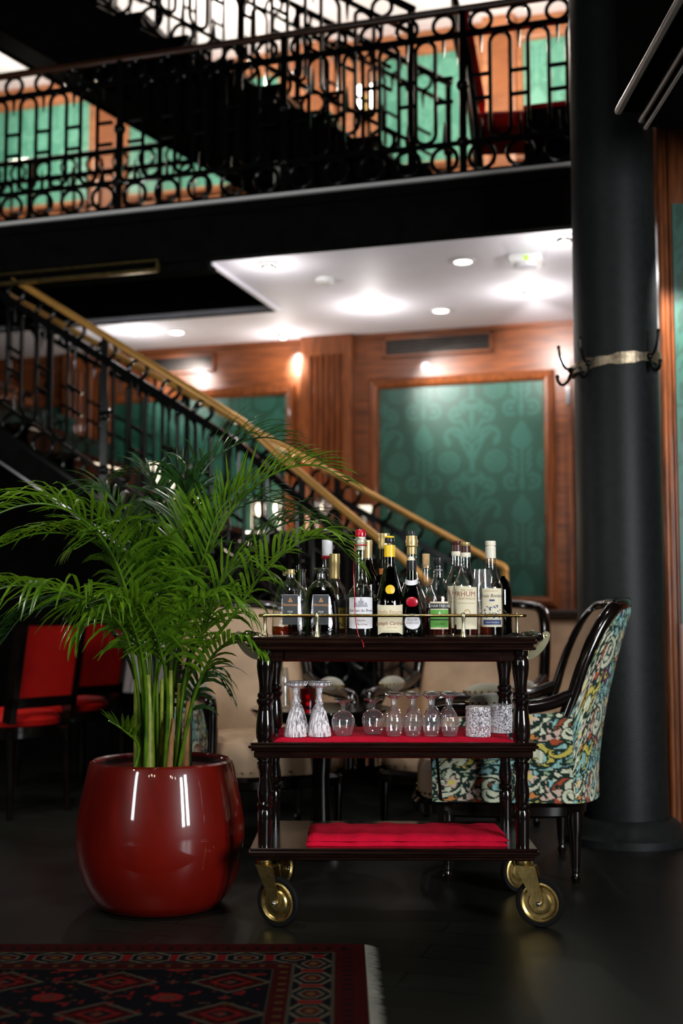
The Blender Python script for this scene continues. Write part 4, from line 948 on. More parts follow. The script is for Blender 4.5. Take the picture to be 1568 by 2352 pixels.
FR = [
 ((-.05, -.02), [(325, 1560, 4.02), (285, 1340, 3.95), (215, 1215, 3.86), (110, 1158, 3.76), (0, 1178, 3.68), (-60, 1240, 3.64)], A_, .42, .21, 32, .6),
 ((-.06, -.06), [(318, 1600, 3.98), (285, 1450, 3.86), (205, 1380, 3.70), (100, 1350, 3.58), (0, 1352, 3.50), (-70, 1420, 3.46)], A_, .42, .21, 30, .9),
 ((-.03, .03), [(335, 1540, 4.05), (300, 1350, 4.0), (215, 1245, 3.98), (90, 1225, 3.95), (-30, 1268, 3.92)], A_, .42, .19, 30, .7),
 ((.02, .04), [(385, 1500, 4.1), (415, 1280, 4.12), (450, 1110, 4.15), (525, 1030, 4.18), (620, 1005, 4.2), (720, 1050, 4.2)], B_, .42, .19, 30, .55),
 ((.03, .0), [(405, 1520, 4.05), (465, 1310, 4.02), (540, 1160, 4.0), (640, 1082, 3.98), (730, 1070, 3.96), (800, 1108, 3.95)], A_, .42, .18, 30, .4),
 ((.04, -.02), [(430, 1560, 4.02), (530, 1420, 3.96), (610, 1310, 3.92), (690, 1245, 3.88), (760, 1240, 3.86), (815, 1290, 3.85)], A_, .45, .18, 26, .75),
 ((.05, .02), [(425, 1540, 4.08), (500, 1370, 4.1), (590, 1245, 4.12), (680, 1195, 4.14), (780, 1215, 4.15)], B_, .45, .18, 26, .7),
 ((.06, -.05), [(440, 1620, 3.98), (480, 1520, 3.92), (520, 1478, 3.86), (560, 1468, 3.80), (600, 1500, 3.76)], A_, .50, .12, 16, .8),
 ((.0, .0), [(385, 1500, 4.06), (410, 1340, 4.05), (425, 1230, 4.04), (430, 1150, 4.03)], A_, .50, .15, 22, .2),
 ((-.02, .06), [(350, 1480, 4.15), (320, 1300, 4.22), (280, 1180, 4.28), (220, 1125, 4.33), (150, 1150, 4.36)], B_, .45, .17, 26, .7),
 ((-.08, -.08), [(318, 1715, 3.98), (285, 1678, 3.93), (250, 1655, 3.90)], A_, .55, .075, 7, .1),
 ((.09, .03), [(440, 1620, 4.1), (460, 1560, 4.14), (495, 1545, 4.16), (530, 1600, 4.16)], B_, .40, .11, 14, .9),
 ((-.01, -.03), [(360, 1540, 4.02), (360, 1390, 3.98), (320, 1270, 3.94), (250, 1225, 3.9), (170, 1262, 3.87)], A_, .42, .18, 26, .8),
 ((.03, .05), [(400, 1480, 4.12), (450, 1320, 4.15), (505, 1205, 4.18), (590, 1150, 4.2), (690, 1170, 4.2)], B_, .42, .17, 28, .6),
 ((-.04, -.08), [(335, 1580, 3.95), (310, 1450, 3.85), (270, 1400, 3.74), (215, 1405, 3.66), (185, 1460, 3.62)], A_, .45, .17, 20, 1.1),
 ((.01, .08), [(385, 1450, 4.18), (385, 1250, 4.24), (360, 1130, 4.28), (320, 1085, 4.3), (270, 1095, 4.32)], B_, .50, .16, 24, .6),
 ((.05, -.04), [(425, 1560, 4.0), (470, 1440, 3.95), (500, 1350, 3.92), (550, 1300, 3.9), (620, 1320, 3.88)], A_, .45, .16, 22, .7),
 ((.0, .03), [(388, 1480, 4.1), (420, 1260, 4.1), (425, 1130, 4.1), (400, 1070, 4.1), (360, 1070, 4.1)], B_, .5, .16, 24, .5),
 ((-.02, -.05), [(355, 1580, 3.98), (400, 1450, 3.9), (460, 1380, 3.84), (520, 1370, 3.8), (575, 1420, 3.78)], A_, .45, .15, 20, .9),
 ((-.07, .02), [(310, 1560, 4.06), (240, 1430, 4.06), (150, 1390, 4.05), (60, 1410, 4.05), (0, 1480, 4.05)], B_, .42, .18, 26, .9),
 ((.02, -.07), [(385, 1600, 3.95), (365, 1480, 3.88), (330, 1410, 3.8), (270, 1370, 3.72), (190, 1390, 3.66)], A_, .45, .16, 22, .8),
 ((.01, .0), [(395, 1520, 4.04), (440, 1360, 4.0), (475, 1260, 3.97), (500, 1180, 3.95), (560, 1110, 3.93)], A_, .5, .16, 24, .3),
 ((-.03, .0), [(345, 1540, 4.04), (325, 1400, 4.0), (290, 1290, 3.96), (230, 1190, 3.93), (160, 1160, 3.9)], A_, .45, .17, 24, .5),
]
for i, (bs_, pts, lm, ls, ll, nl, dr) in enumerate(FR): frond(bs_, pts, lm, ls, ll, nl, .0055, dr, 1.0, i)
for i, (bx, by, px, py, r0, mm) in enumerate(((-.07, -.04, 312, 1560, .013, 'stem'), (-.03, -.07, 342, 1550, .017, 'stem'), (.0, .0, 372, 1560, .011, 'stem'), (.03, -.03, 392, 1540, .012, 'stem'), (.05, .02, 412, 1570, .012, 'stem'), (.08, -.02, 432, 1610, .013, 'sheath'), (.01, .05, 380, 1530, .011, 'stem'), (.035, -.08, 398, 1650, .011, 'sheath'))):
    e = P(px, py, Y=4.03 + by * .5) - PO; mb = MB().tube(bez([(bx, by, -.005), Vector((bx, by, 0)).lerp(e, .5) + Vector((0, 0, .01)), e], 12), [r0 * (1.15 - .6 * k_ / 12) for k_ in range(13)], 10)
    obj('cane', mb, mm, pal, 'dry brown sheathed cane' if mm == 'sheath' else None)

# ================================================================== BAR TROLLEY
YF, YR = 3.80, 4.22
lxl, lxr = P(611, 1600, Y=YF).x, P(1197, 1600, Y=YF).x
TX = (lxl + lxr) / 2; hw = (lxr - lxl) / 2; TY = (YF + YR) / 2; hd = (YR - YF) / 2
def Zp(py, Y=YF): return P(784, py, Y=Y).z
ZTOP = .872
tr = thing('bar_trolley', 'dark polished wooden drinks trolley with brass gallery rail and brass casters', 'bar trolley', (TX, TY, 0), math.radians(-.8))
xo = hw + .048; yo = hd + .045
def moulded(x, y, zt, steps, parent, name):
    mb = MB(); z = zt
    for ins, th in steps:
        mb.cbox(-x + ins, x - ins, -y + ins, y - ins, z - th, z, min(.004, th * .3)); z -= th
    return obj(name, mb, 'darkwood', parent)
moulded(xo, yo, ZTOP, ((.004, .010), (.0, .012), (.010, .008), (.004, .010)), tr, 'top')
zap = ZTOP - .040
obj('apron', MB().cbox(-hw, hw, -hd - .012, -hd + .012, zap - .036, zap, .003).cbox(-hw, hw, hd - .012, hd + .012, zap - .036, zap, .003).cbox(-hw - .012, -hw + .012, -hd, hd, zap - .036, zap, .003).cbox(hw - .012, hw + .012, -hd, hd, zap - .036, zap, .003), 'darkwood', tr)
obj('drawer_front', MB().cbox(-hw + .06, hw - .06, -hd - .022, -hd - .010, zap - .032, zap - .004, .003), 'darkwood', tr)
ZM1 = Zp(1707, YF - .05); ZM2 = Zp(1951, YF - .05)
moulded(xo, yo, ZM1, ((.006, .008), (.0, .010), (.008, .008), (.016, .022)), tr, 'shelf')
moulded(xo, yo, ZM2, ((.006, .008), (.0, .010), (.008, .008), (.016, .012)), tr, 'shelf')
mpx = YF / FPX
def leg_prof(pts): return [(r * mpx, Zp(y)) for r, y in pts]
up = leg_prof([(17, 1706), (17, 1700), (20, 1694), (21, 1680), (20, 1660), (17, 1635), (15, 1622), (17, 1618), (20, 1612), (20, 1608), (16, 1604), (18, 1600), (18, 1594), (14, 1590), (14, 1578), (15, 1566), (18, 1548), (20, 1530), (19, 1516), (16, 1508), (19, 1503), (19, 1494)])
lo = leg_prof([(15, 1948), (15, 1930), (16, 1890), (17, 1866), (14, 1858), (18, 1852), (18, 1846), (14, 1841), (15, 1836), (17, 1826), (17, 1815), (13, 1790), (14, 1772), (18, 1762), (18, 1752), (14, 1748), (19, 1744), (19, 1736)])
for sx in (-1, 1):
    for sy in (-1, 1):
        mb = MB().lathe(up, 26, sx * hw, sy * hd).lathe(lo, 26, sx * hw, sy * hd); obj('leg', mb, 'ebony', tr)
# gallery
zr_ = Zp(1414, YF - .03); gx, gy = hw + .018, hd + .012; cr = .02
def rrect(x, y, r, z, n=5):
    pts = []
    for cx, cy, a0 in ((x - r, -y + r, -PI / 2), (x - r, y - r, 0), (-x + r, y - r, PI / 2), (-x + r, -y + r, PI)):
        for k_ in range(n + 1): a = a0 + PI / 2 * k_ / n; pts.append((cx + r * math.cos(a), cy + r * math.sin(a), z))
    return pts
obj('gallery_rail', MB().tube(rrect(gx, gy, cr, zr_), .0052, 10, closed=True), 'brass', tr)
ph = zr_ - ZTOP
px1, px2 = P(730, 1430, Y=YF).x - TX, P(1065, 1430, Y=YF).x - TX
for x, y in ((px1, -gy), (px2, -gy), (px1, gy), (px2, gy), (-gx, .0), (gx, .0)):
    obj('rail_post', MB().lathe([(.0105, ZTOP), (.0105, ZTOP + .004), (.0075, ZTOP + .012), (.0048, ZTOP + ph * .55), (.0055, ZTOP + ph * .8), (.0075, ZTOP + ph * .95), (.0075, ZTOP + ph + .004), (.005, ZTOP + ph + .008), (.001, ZTOP + ph + .010)], 16, x, y), 'palebrass', tr)
# handles
for sx in (-1, 1):
    hb_ = bpy.data.objects.new('handle', None); COL.objects.link(hb_); hb_.parent = tr
    for y in (-hd * .72, hd * .72):
        outer = bez([(hw - .005, 0, ZTOP - .052), (hw + .03, 0, ZTOP - .062), (hw + .062, 0, ZTOP - .045), (hw + .084, 0, ZTOP - .016), (hw + .090, 0, ZTOP + .004)], 16)
        mb = MB(); vs = []
        for i, p_ in enumerate(outer):
            t_ = (outer[min(16, i + 1)] - outer[max(0, i - 1)]).normalized(); nrm = Vector((-t_.z, 0, t_.x)); wd = .011
            for e in (-1, 1):
                for yy in (-.003, .003): q_ = p_ + nrm * wd * e; vs.append((q_.x * sx, y + yy, q_.z))
        fs = []
        for i in range(16):
            a = i * 4; b_ = a + 4; fs += [(a, a + 1, b_ + 1, b_), (a + 2, b_ + 2, b_ + 3, a + 3), (a, b_, b_ + 2, a + 2), (a + 1, a + 3, b_ + 3, b_ + 1)]
        mb.add(vs, fs)
        mb.xf(Matrix.Identity(4)); t_ = MB().lathe([(.0125, -.0032), (.0125, .0032)], 20); t_.xf(Matrix.Translation((sx * (hw + .0895), y, ZTOP + .004)) @ Matrix.Rotation(PI / 2, 4, 'X')); mb.add(t_.v, t_.f)
        mb.ball((sx * (hw + .0885), y - .004, ZTOP + .002), .0045, seg=8, ring=5)
        obj('bracket', mb, 'palebrass', hb_)
    pr = [(.008, -hd * .95), (.013, -hd * .9), (.010, -hd * .8), (.014, -hd * .65), (.017, -hd * .3), (.018, 0), (.017, hd * .3), (.014, hd * .65), (.010, hd * .8), (.013, hd * .9), (.008, hd * .95)]
    t_ = MB().lathe(pr, 18); t_.xf(Matrix.Translation((sx * (hw + .066), 0, ZTOP - .002)) @ Matrix.Rotation(-PI / 2, 4, 'X')); obj('grip', t_, 'ebony', hb_)
# casters
def caster(x, y, ang, m='oldbrass'):
    c = bpy.data.objects.new('caster', None); COL.objects.link(c); c.parent = tr; c.location = (x, y, 0); c.rotation_euler = (0, 0, ang)
    R = .0735; off = .052; zt_ = ZM2 - .036
    obj('swivel_plate', MB().lathe([(.021, zt_ - .018), (.024, zt_ - .014), (.024, zt_ - .004), (.018, zt_)], 20), m, c)
    f = MB()
    for yy in (-.017, .017):
        a = [(-.022, zt_ - .018), (.022, zt_ - .018), (.042, zt_ - .022), (off + .013, R + .01), (off + .010, R - .012), (off - .010, R - .012), (off - .016, R)]
        vs = [(px, yy - .0018, pz) for px, pz in a] + [(px, yy + .0018, pz) for px, pz in a]; k_ = len(a)
        f.add(vs, [tuple(range(k_ - 1, -1, -1)), tuple(range(k_, 2 * k_))] + [(i, (i + 1) % k_, k_ + (i + 1) % k_, k_ + i) for i in range(k_)])
    f.box(-.02, .04, -.017, .017, zt_ - .022, zt_ - .018); obj('fork', f, m, c)
    wv = MB(); Tm = Matrix.Translation((off, 0, R)) @ Matrix.Rotation(PI / 2, 4, 'X')
    ty = MB().lathe([(.060, -.011), (.070, -.011), (R, -.006), (R, .006), (.070, .011), (.060, .011)], 40, caps=False); ty.xf(Tm)
    wh = obj('tyre', ty, 'rubber', c)
    rim = MB().lathe([(.008, -.013), (.012, -.015), (.032, -.012), (.036, -.007), (.046, -.007), (.050, -.011), (.054, -.013), (.059, -.0115), (.0595, 0), (.059, .0115), (.054, .013), (.050, .011), (.046, .007), (.036, .007), (.032, .012), (.012, .015), (.008, .013)], 40); rim.xf(Tm)
    obj('wheel', rim, m, c)
    ax = MB().tube([(off, -.024, R), (off, .024, R)], .006, 12); ax.ball((off, -.025, R), .008, seg=10, ring=6); obj('axle', ax, 'chrome', c)
caster(-hw + .0, -hd, math.radians(-30)); caster(hw, -hd, math.radians(-20)); caster(-hw, hd, math.radians(62)); caster(hw, hd, math.radians(30))
# cloths
ZSH = ZM1
def cloth(name, x0, x1, y0, y1, z, th, label, wav, folds=1, nx=60, ny=24):
    o = thing(name, label, 'cloth', (0, 0, z + .0005)); top = []
    R = random.Random(len(label))
    mb = MB(); vs = []
    for i in range(nx + 1):
        for j in range(ny + 1):
            u, v = i / nx, j / ny; ex = wav * math.sin(v * 9 + u * 3) * .6; ey = wav * math.sin(u * 17 + 1) * (1 - v)
            x = x0 + (x1 - x0) * u + ex * (1 if u > .5 else -1) * abs(u - .5) * 2; y = y0 + (y1 - y0) * v + ey
            h = th * (1 + .35 * math.sin(u * 23 + v * 5) * .4 + .25 * math.sin(u * 51) * .4); e = min(1, min(u, 1 - u) * 30, min(v, 1 - v) * 12); vs.append((x, y, max(0, h * e ** .5)))
    fs = [(i * (ny + 1) + j, (i + 1) * (ny + 1) + j, (i + 1) * (ny + 1) + j + 1, i * (ny + 1) + j + 1) for i in range(nx) for j in range(ny)]
    mb.add(vs, fs, True); obj('fold', mb, 'redcloth', o, angle=70)
    if folds > 1:
        mb2 = MB().add([(v[0] + .004, v[1] + .01, v[2] * .9 + th * .9) for v in vs], fs, True); obj('fold', mb2, 'redcloth', o, angle=70)
    return o
cloth('shelf_cloth', P(628, 1690, Y=YF).x, P(1182, 1690, Y=YF).x, YF - .02, YR + .03, ZSH, .007, 'crimson cloth spread under the glasses on the middle shelf', .006)
cloth('folded_cloth', P(703, 1930, Y=YF).x, P(1168, 1930, Y=YF).x, YF + .0, YF + .27, ZM2, .014, 'folded crimson cloth lying on the bottom shelf', .004, 2)

# ------------------------------------------------------------------ glasses on the middle shelf (upside down)
ZG = ZSH + .0095
def g_place(px, Y): return (P(px, 1690, Y=Y).x, Y, ZG)
def glass(name, prof, label, px, Y, m, grp, cat='glass', mod=None, seg=24, foot=None):
    o = thing(name, label, cat, g_place(px, Y), rnd.random() * .3, grp)
    obj('bowl', MB().lathe(prof, seg, mod=mod), m, o)
    if foot: obj('foot', MB().lathe(foot, 24, mod=lambda a, z: 1 + .05 * math.cos(9 * a)), m, o)
    return o
def cut(a, z): return 1 + .035 * math.cos(16 * a)
flute = [(.0345, 0), (.0355, .004), (.031, .03), (.025, .055), (.0195, .075), (.013, .088), (.008, .094), (.010, .099), (.012, .103), (.008, .108), (.0055, .118), (.007, .135), (.010, .152)]
ffoot = [(.010, .150), (.022, .155), (.034, .158), (.036, .162), (.034, .166), (.004, .163)]
for px, Y, lb in ((678, 3.86, 'upturned cut crystal flute nearest the trolley end, front of its pair'), (734, 3.87, 'upturned cut crystal flute next to the round snifter, front of its pair'), (683, 3.97, 'upturned cut crystal flute nearest the trolley end, back of its pair'), (731, 3.98, 'upturned cut crystal flute next to the round snifter, back of its pair')):
    glass('crystal_flute', flute, lb, px, Y, 'crystal', 'crystal flutes on the red cloth', mod=cut, seg=64, foot=ffoot)
snif = [(.026, 0), (.027, .001), (.032, .018), (.0365, .036), (.0365, .050), (.030, .064), (.018, .074), (.006, .078), (.005, .084), (.006, .096)]
snif2 = [(.0255, 0), (.0305, .018), (.035, .036), (.035, .050), (.029, .062), (.016, .071), (.001, .073)]
sfoot = [(.006, .094), (.016, .103), (.029, .108), (.031, .111), (.028, .112), (.004, .106)]
for px, Y, lb in ((788, 3.90, 'upturned round brandy snifter beside the crystal flutes'), (857, 3.95, 'upturned round brandy snifter beside the row of wine glasses')):
    o = glass('brandy_snifter', snif, lb, px, Y, 'winegl', 'brandy snifters on the red cloth', foot=sfoot)
wine = [(.0215, 0), (.0225, .001), (.0265, .022), (.0275, .045), (.026, .060), (.019, .074), (.008, .084), (.0075, .095), (.009, .108), (.013, .118)]
wfoot = [(.012, .116), (.020, .122), (.027, .125), (.028, .129), (.025, .131), (.004, .127)]
nm = ('first', 'second', 'third', 'fourth')
for r_, Y, rl in ((0, 3.88, 'front'), (1, 3.99, 'back')):
    for i, px in enumerate((905, 948, 990, 1033)):
        pxx = px if r_ == 0 else px + (-2, 0, 2, -5)[i] + 1
        glass('wine_glass', wine, 'upturned small wine glass, %s of the %s row counted from the snifters' % (nm[i], rl), pxx, Y, 'winegl', 'small wine glasses on the red cloth', mod=lambda a, z: 1 + .012 * math.cos(10 * a), seg=40, foot=wfoot)
def tumbler(px, Y, label, r=.039, h=.093):
    o = thing('crystal_tumbler', label, 'glass', g_place(px, Y), .1, 'cut crystal tumblers on the red cloth')
    md = lambda a, z: 1 + (.02 * math.cos(12 * a + z * 160) * math.cos(12 * a - z * 160) if .012 < z < .07 else 0)
    pr = [(r * .97, 0), (r, .003)] + [(r, .004 + .070 * i / 16) for i in range(17)] + [(r * 1.0, h - .006), (r * .96, h)]
    obj('bowl', MB().lathe(pr, 72, mod=md), 'crystalx', o)
    obj('base', MB().lathe([(r * .85, h - .018), (r * .88, h - .012), (r * .85, h - .006)], 24), 'winegl', o)
tumbler(1098, 3.87, 'upturned cut crystal tumbler beside the wine glasses, larger looking'); tumbler(1150, 3.99, 'upturned cut crystal tumbler next to the trolley leg', .037, .090)

# ------------------------------------------------------------------ bottles
BZ = ZTOP + .0006
def bottle(px, Y, label, prof_px, m, fill=None, fill_m='amber', sy=1.0, seg=36):
    """prof_px: [(half width px, height px above base)] measured at the bottle's own distance"""
    sc = Y / FPX / math.cos(TH) * 1.0
    p = P(px, 1450, Y=Y); o = thing('bottle', label, 'bottle', (p.x, Y, BZ), 0, 'bottles on the trolley top')
    pr = [(r * sc, h * sc) for r, h in prof_px]
    obj('glass', MB().lathe(pr, seg, sy=sy, caps=True), m, o)
    if fill:
        inn = [(max(.0008, r - .0025), h) for r, h in pr if h < fill * sc]
        # top radius by interpolation
        hs = [h for _, h in pr]; rs = [r for r, _ in pr]; rt = float(np.interp(fill * sc, hs, rs)) - .0025
        inn = [(r, max(h, .004)) for r, h in inn if True] + [(max(.001, rt), fill * sc)]
        obj('liquid', MB().lathe(inn, seg, sy=sy), fill_m, o)
    o['_sc'] = sc
    return o, sc
def cyl(o, sc, name, prof, m, label=None, sy=1.0):
    return obj(name, MB().lathe([(r * sc, h * sc) for r, h in prof], 28, sy=sy), m, o, label)
def label_patch(o, sc, r, w, h0, h1, m, name='label', parent=None, flat=False, sy=1.0, dx=0, round_=False, eps=.0008, corner=0):
    """label on the front of a bottle; r,w,h in px; returns object and mapper"""
    rr = r * sc + eps; n = 16; mb = MB()
    def mp(x, z, e=0.0):
        x = x * sc; z = z * sc
        if flat: return Vector((x, -(r * sc * sy) - eps - e, z))
        a = x / rr; return Vector(((rr + e) * math.sin(a), -(rr + e) * math.cos(a) * sy, z))
    if round_:
        cz = (h0 + h1) / 2; R_ = (h1 - h0) / 2; vs = [mp(dx, cz)] + [mp(dx + w / 2 * math.cos(2 * PI * k_ / 28), cz + R_ * math.sin(2 * PI * k_ / 28)) for k_ in range(28)]
        mb.add(vs, [(0, 1 + k_, 1 + (k_ + 1) % 28) for k_ in range(28)], False)
    else:
        vs = []
        for i in range(n + 1):
            x = dx - w / 2 + w * i / n; e = corner * max(0, abs(2 * i / n - 1) - .6) / .4
            vs += [mp(x, h0 + e), mp(x, h1 - e * .4)]
        mb.add(vs, [(i * 2, i * 2 + 2, i * 2 + 3, i * 2 + 1) for i in range(n)], False)
    lo_ = obj(name, mb, m, parent or o)
    return lo_, mp
def write(lo_, mp, sc, body, size, x, z, m, shear=0.0):
    mb = text_mb(body, size * 1.35); mb.v = [tuple(mp(x + v[0] + shear * v[1], z + v[1], .0006)) for v in mb.v]
    return obj('lettering', mb, m, lo_)
def stripe(lo_, mp, x0, x1, z0, z1, m, name='band', e=.0004):
    mb = MB(); n = 12; vs = []
    for i in range(n + 1):
        x = x0 + (x1 - x0) * i / n; vs += [mp(x, z0, e), mp(x, z1, e)]
    mb.add(vs, [(i * 2, i * 2 + 2, i * 2 + 3, i * 2 + 1) for i in range(n)]); return obj(name, mb, m, lo_)
YA, YB = 3.90, 4.10
# flat-shouldered decanters
def decanter(px, Y, label, fill, fm, capped):
    o, sc = bottle(px, Y, label, [(38, 0), (42, 3), (43, 12), (41, 50), (37, 85), (31, 108), (20, 120), (12, 126), (9.5, 131), (9.5, 141)], 'glass', fill, fm, sy=.6)
    cyl(o, sc, 'neck_ring', [(8, 133), (9.8, 134), (9.8, 141), (8, 142)], 'chrome')
    if capped: cyl(o, sc, 'stopper', [(11, 140), (11.5, 142), (9.5, 143), (9.8, 151), (9, 152)], 'gold_foil', 'golden wooden stopper')
    else: cyl(o, sc, 'lip', [(8, 141), (14, 147), (18, 151), (18.5, 154), (16, 155), (8, 148)], 'chrome', 'wide silver lip')
    lb, mp = label_patch(o, sc, 43.5, 36, 26, 94, 'paper_grey', flat=True, sy=.6)
    stripe(lb, mp, -18, -17.2, 26, 94, 'ink_grey'); stripe(lb, mp, 17.2, 18, 26, 94, 'ink_grey'); stripe(lb, mp, -18, 18, 93.2, 94, 'ink_grey')
    write(lb, mp, sc, 'Hennessy', 7.2, 0, 71, 'ink_copper'); write(lb, mp, sc, 'FINE', 4.4, 0, 55, 'ink_white'); write(lb, mp, sc, 'de', 2.8, 0, 51, 'ink_white'); write(lb, mp, sc, 'COGNAC', 5.0, 0, 47, 'ink_white')
    mb = MB(); 
    for a, b_ in (((-3, 78), (0, 86)), ((0, 86), (3, 83)), ((-4, 78), (5, 78)), ((-1, 82), (5, 79))):
        A1, B1 = Vector((a[0], 0, a[1])), Vector((b_[0], 0, b_[1])); d_ = (B1 - A1).normalized(); n_ = Vector((-d_.z, 0, d_.x)) * .8
        mb.add([mp(v.x, v.z, .0006) for v in (A1 - n_, B1 - n_, B1 + n_, A1 + n_)], [(0, 1, 2, 3)])
    obj('emblem', mb, 'ink_copper', lb)
decanter(667, YA, 'half empty clear cognac decanter with grey label and golden stopper', 22, 'amber', True)
decanter(737, YA - .01, 'full dark cognac decanter with grey label and open silver lip', 112, 'cognac', False)
# back row behind the decanters
o, sc = bottle(768, YB, 'gold capped bottle with yellow label behind the dark decanter', [(24, 0), (26, 3), (27, 15), (27, 90), (22, 108), (13, 122), (11, 135), (11, 160)], 'glass', 85, 'amber')
cyl(o, sc, 'capsule', [(11.5, 128), (11.8, 160), (12.4, 162), (12.4, 172), (11.8, 172), (12, 184), (11, 185)], 'gold_foil')
lb, mp = label_patch(o, sc, 27, 40, 15, 80, 'paper_gold', dx=10); stripe(lb, mp, -8, 30, 62, 80, 'paper_black'); write(lb, mp, sc, 'SY', 13, 20, 48, 'paper_black'); write(lb, mp, sc, 'No', 12, 20, 24, 'paper_black')
o, sc = bottle(751, YB + .05, 'bottle with tall white capsule behind the decanters', [(24, 0), (26, 3), (26, 110), (21, 130), (12, 148), (11, 160), (11, 200)], 'glass', 0)
cyl(o, sc, 'capsule', [(11.5, 178), (12, 215), (11.5, 216)], 'paper_white'); cyl(o, sc, 'collar', [(12, 172), (13, 174), (13, 178), (12, 180)], 'wax_red')
o, sc = bottle(683, YB + .05, 'slim dark bottle behind the half empty decanter', [(20, 0), (22, 3), (22, 100), (18, 118), (9, 134), (8, 150), (8, 186), (9, 188), (9, 196), (8, 197)], 'smoke', 0)
o, sc = bottle(692, YB - .03, 'short bottle with silver pourer beside the half empty decanter', [(22, 0), (24, 3), (24, 70), (18, 88), (9, 100), (9, 112)], 'glass', 30, 'amber')
cyl(o, sc, 'pourer', [(9, 110), (10, 112), (9, 140), (11, 146), (12, 150), (11, 150)], 'chrome')
# apple brandy with red wax
o, sc = bottle(828, YA, 'clear long necked bottle with red wax top and white chateau label', [(31, 0), (33, 3), (33, 80), (32, 90), (25, 102), (17, 114), (14, 128), (12, 150), (11.5, 175), (12.5, 205), (13, 212)], 'glass', 82, 'cognac')
cyl(o, sc, 'lip', [(12, 211), (15.5, 213), (15.5, 219), (12.5, 221)], 'glass'); cyl(o, sc, 'cork', [(10, 196), (11, 219), (11.5, 228)], 'ivory_cap'); cyl(o, sc, 'wax_seal', [(12, 226), (12.4, 228), (12.2, 240), (10.5, 243), (2, 243)], 'wax_red', 'glossy red wax top')
lb, mp = label_patch(o, sc, 33, 60, 17, 88, 'paper_white', corner=2); write(lb, mp, sc, 'Château du Breuil', 6.6, 0, 58, 'ink_dark'); write(lb, mp, sc, 'Calvados', 4, 0, 36, 'ink_rust'); write(lb, mp, sc, 'Pays d\'Auge', 3.8, 3, 27, 'ink_rust', .3)
for x0, x1, z1 in ((-16, 16, 71), (-6, 6, 80), (-14, -9, 76), (9, 14, 76), (-2, 2, 85)): stripe(lb, mp, x0, x1, 66, z1, 'ink_grey', 'chateau_print')
mb = MB().tube(bez([Vector((-13 * sc, -.004, 210 * sc)), Vector((-16 * sc, -.02, 150 * sc)), Vector((-14 * sc, -.047, 90 * sc)), Vector((-14 * sc, -.05, 60 * sc)), Vector((-8 * sc, -.09, 10 * sc)), Vector((2 * sc, -.147, -10 * sc)), Vector((5 * sc, -.152, -22 * sc))], 30), .0016, 6)
mb.torus((0, 0, 207 * sc), 13.4 * sc, .0022, 'z'); obj('cord', mb, 'wax_red', o, 'red cord hanging over the rail')
# bottles behind
o, sc = bottle(843, YB + .06, 'dark bottle with gold capsule behind the red waxed bottle', [(26, 0), (28, 3), (28, 105), (24, 130), (14, 155), (11, 175), (10.5, 205)], 'blackgl', 60, 'cognac')
cyl(o, sc, 'capsule', [(11, 168), (11.5, 200), (12, 206), (12, 214), (10, 216)], 'gold_foil')
o, sc = bottle(882, YB + .06, 'squat clear liqueur bottle with corked top and orange neck label', [(32, 0), (34, 3), (36, 40), (33, 75), (25, 100), (16, 130), (12, 160), (11.5, 200)], 'smoke', 80, 'cognac')
cyl(o, sc, 'capsule', [(12, 195), (14, 200), (13, 205), (14, 212), (12.5, 216), (13.5, 222), (13.5, 230), (12, 231)], 'gold_foil'); lb, mp = label_patch(o, sc, 14.5, 26, 122, 150, 'orange_label')
o, sc = bottle(895, YA - .005, 'dark brandy bottle with yellow neck band and cream scroll label', [(32, 0), (34, 3), (35, 20), (35, 62), (32, 85), (25, 112), (17, 140), (13, 162), (12, 180), (11.5, 208)], 'blackgl', 60, 'cognac')
cyl(o, sc, 'neck_band', [(12.6, 180), (13, 180), (12.6, 207), (12, 207)], 'yellow_foil', 'yellow foil neck band'); cyl(o, sc, 'stopper', [(11, 212), (11.4, 214), (11.4, 223), (11, 224)], 'black_cap'); cyl(o, sc, 'stopper_top', [(11.2, 224), (11.4, 226), (10, 228)], 'yellow_foil')
lb, mp = label_patch(o, sc, 27, 22, 94, 116, 'yellow_foil', 'medallion', round_=True, eps=.003); 
lb, mp = label_patch(o, sc, 35.2, 64, 8, 70, 'paper_cream', corner=-5, eps=.001); write(lb, mp, sc, 'Vieille Réserve', 8, 0, 55, 'ink_tan', .25); write(lb, mp, sc, 'Joseph Cartron', 8.6, 0, 29, 'ink_rust', .25); write(lb, mp, sc, 'DISTILLATEUR', 2.6, 4, 20, 'ink_tan'); stripe(lb, mp, -22, 22, 40, 40.7, 'ink_tan')
# herbal liqueur
o, sc = bottle(946, YB, 'clear bottle with gold banded neck behind the red sealed bottle', [(30, 0), (32, 3), (33, 60), (31, 85), (22, 108), (14, 128), (11, 150), (10.5, 205)], 'glass', 40, 'amber')
cyl(o, sc, 'collar', [(11.2, 184), (11.2, 200), (14, 203), (13, 208), (14.5, 213), (12.5, 220), (12.5, 226)], 'gold_foil'); cyl(o, sc, 'stopper', [(6, 226), (7, 232), (6, 238)], 'black_cap')
o, sc = bottle(945, YA, 'green liqueur bottle with round red wax seal and white sash', [(31, 0), (33, 3), (34, 18), (32, 38), (26, 65), (18, 92), (13, 112), (11, 130), (10.5, 150), (10.5, 165)], 'emerald', 64, 'cognac')
cyl(o, sc, 'capsule', [(10.8, 150), (11, 152), (11, 172), (8, 172)], 'black_cap'); cyl(o, sc, 'stopper', [(8, 171), (8, 176), (6, 180), (2, 181)], 'ivory_cap')
mb = MB(); vs = []
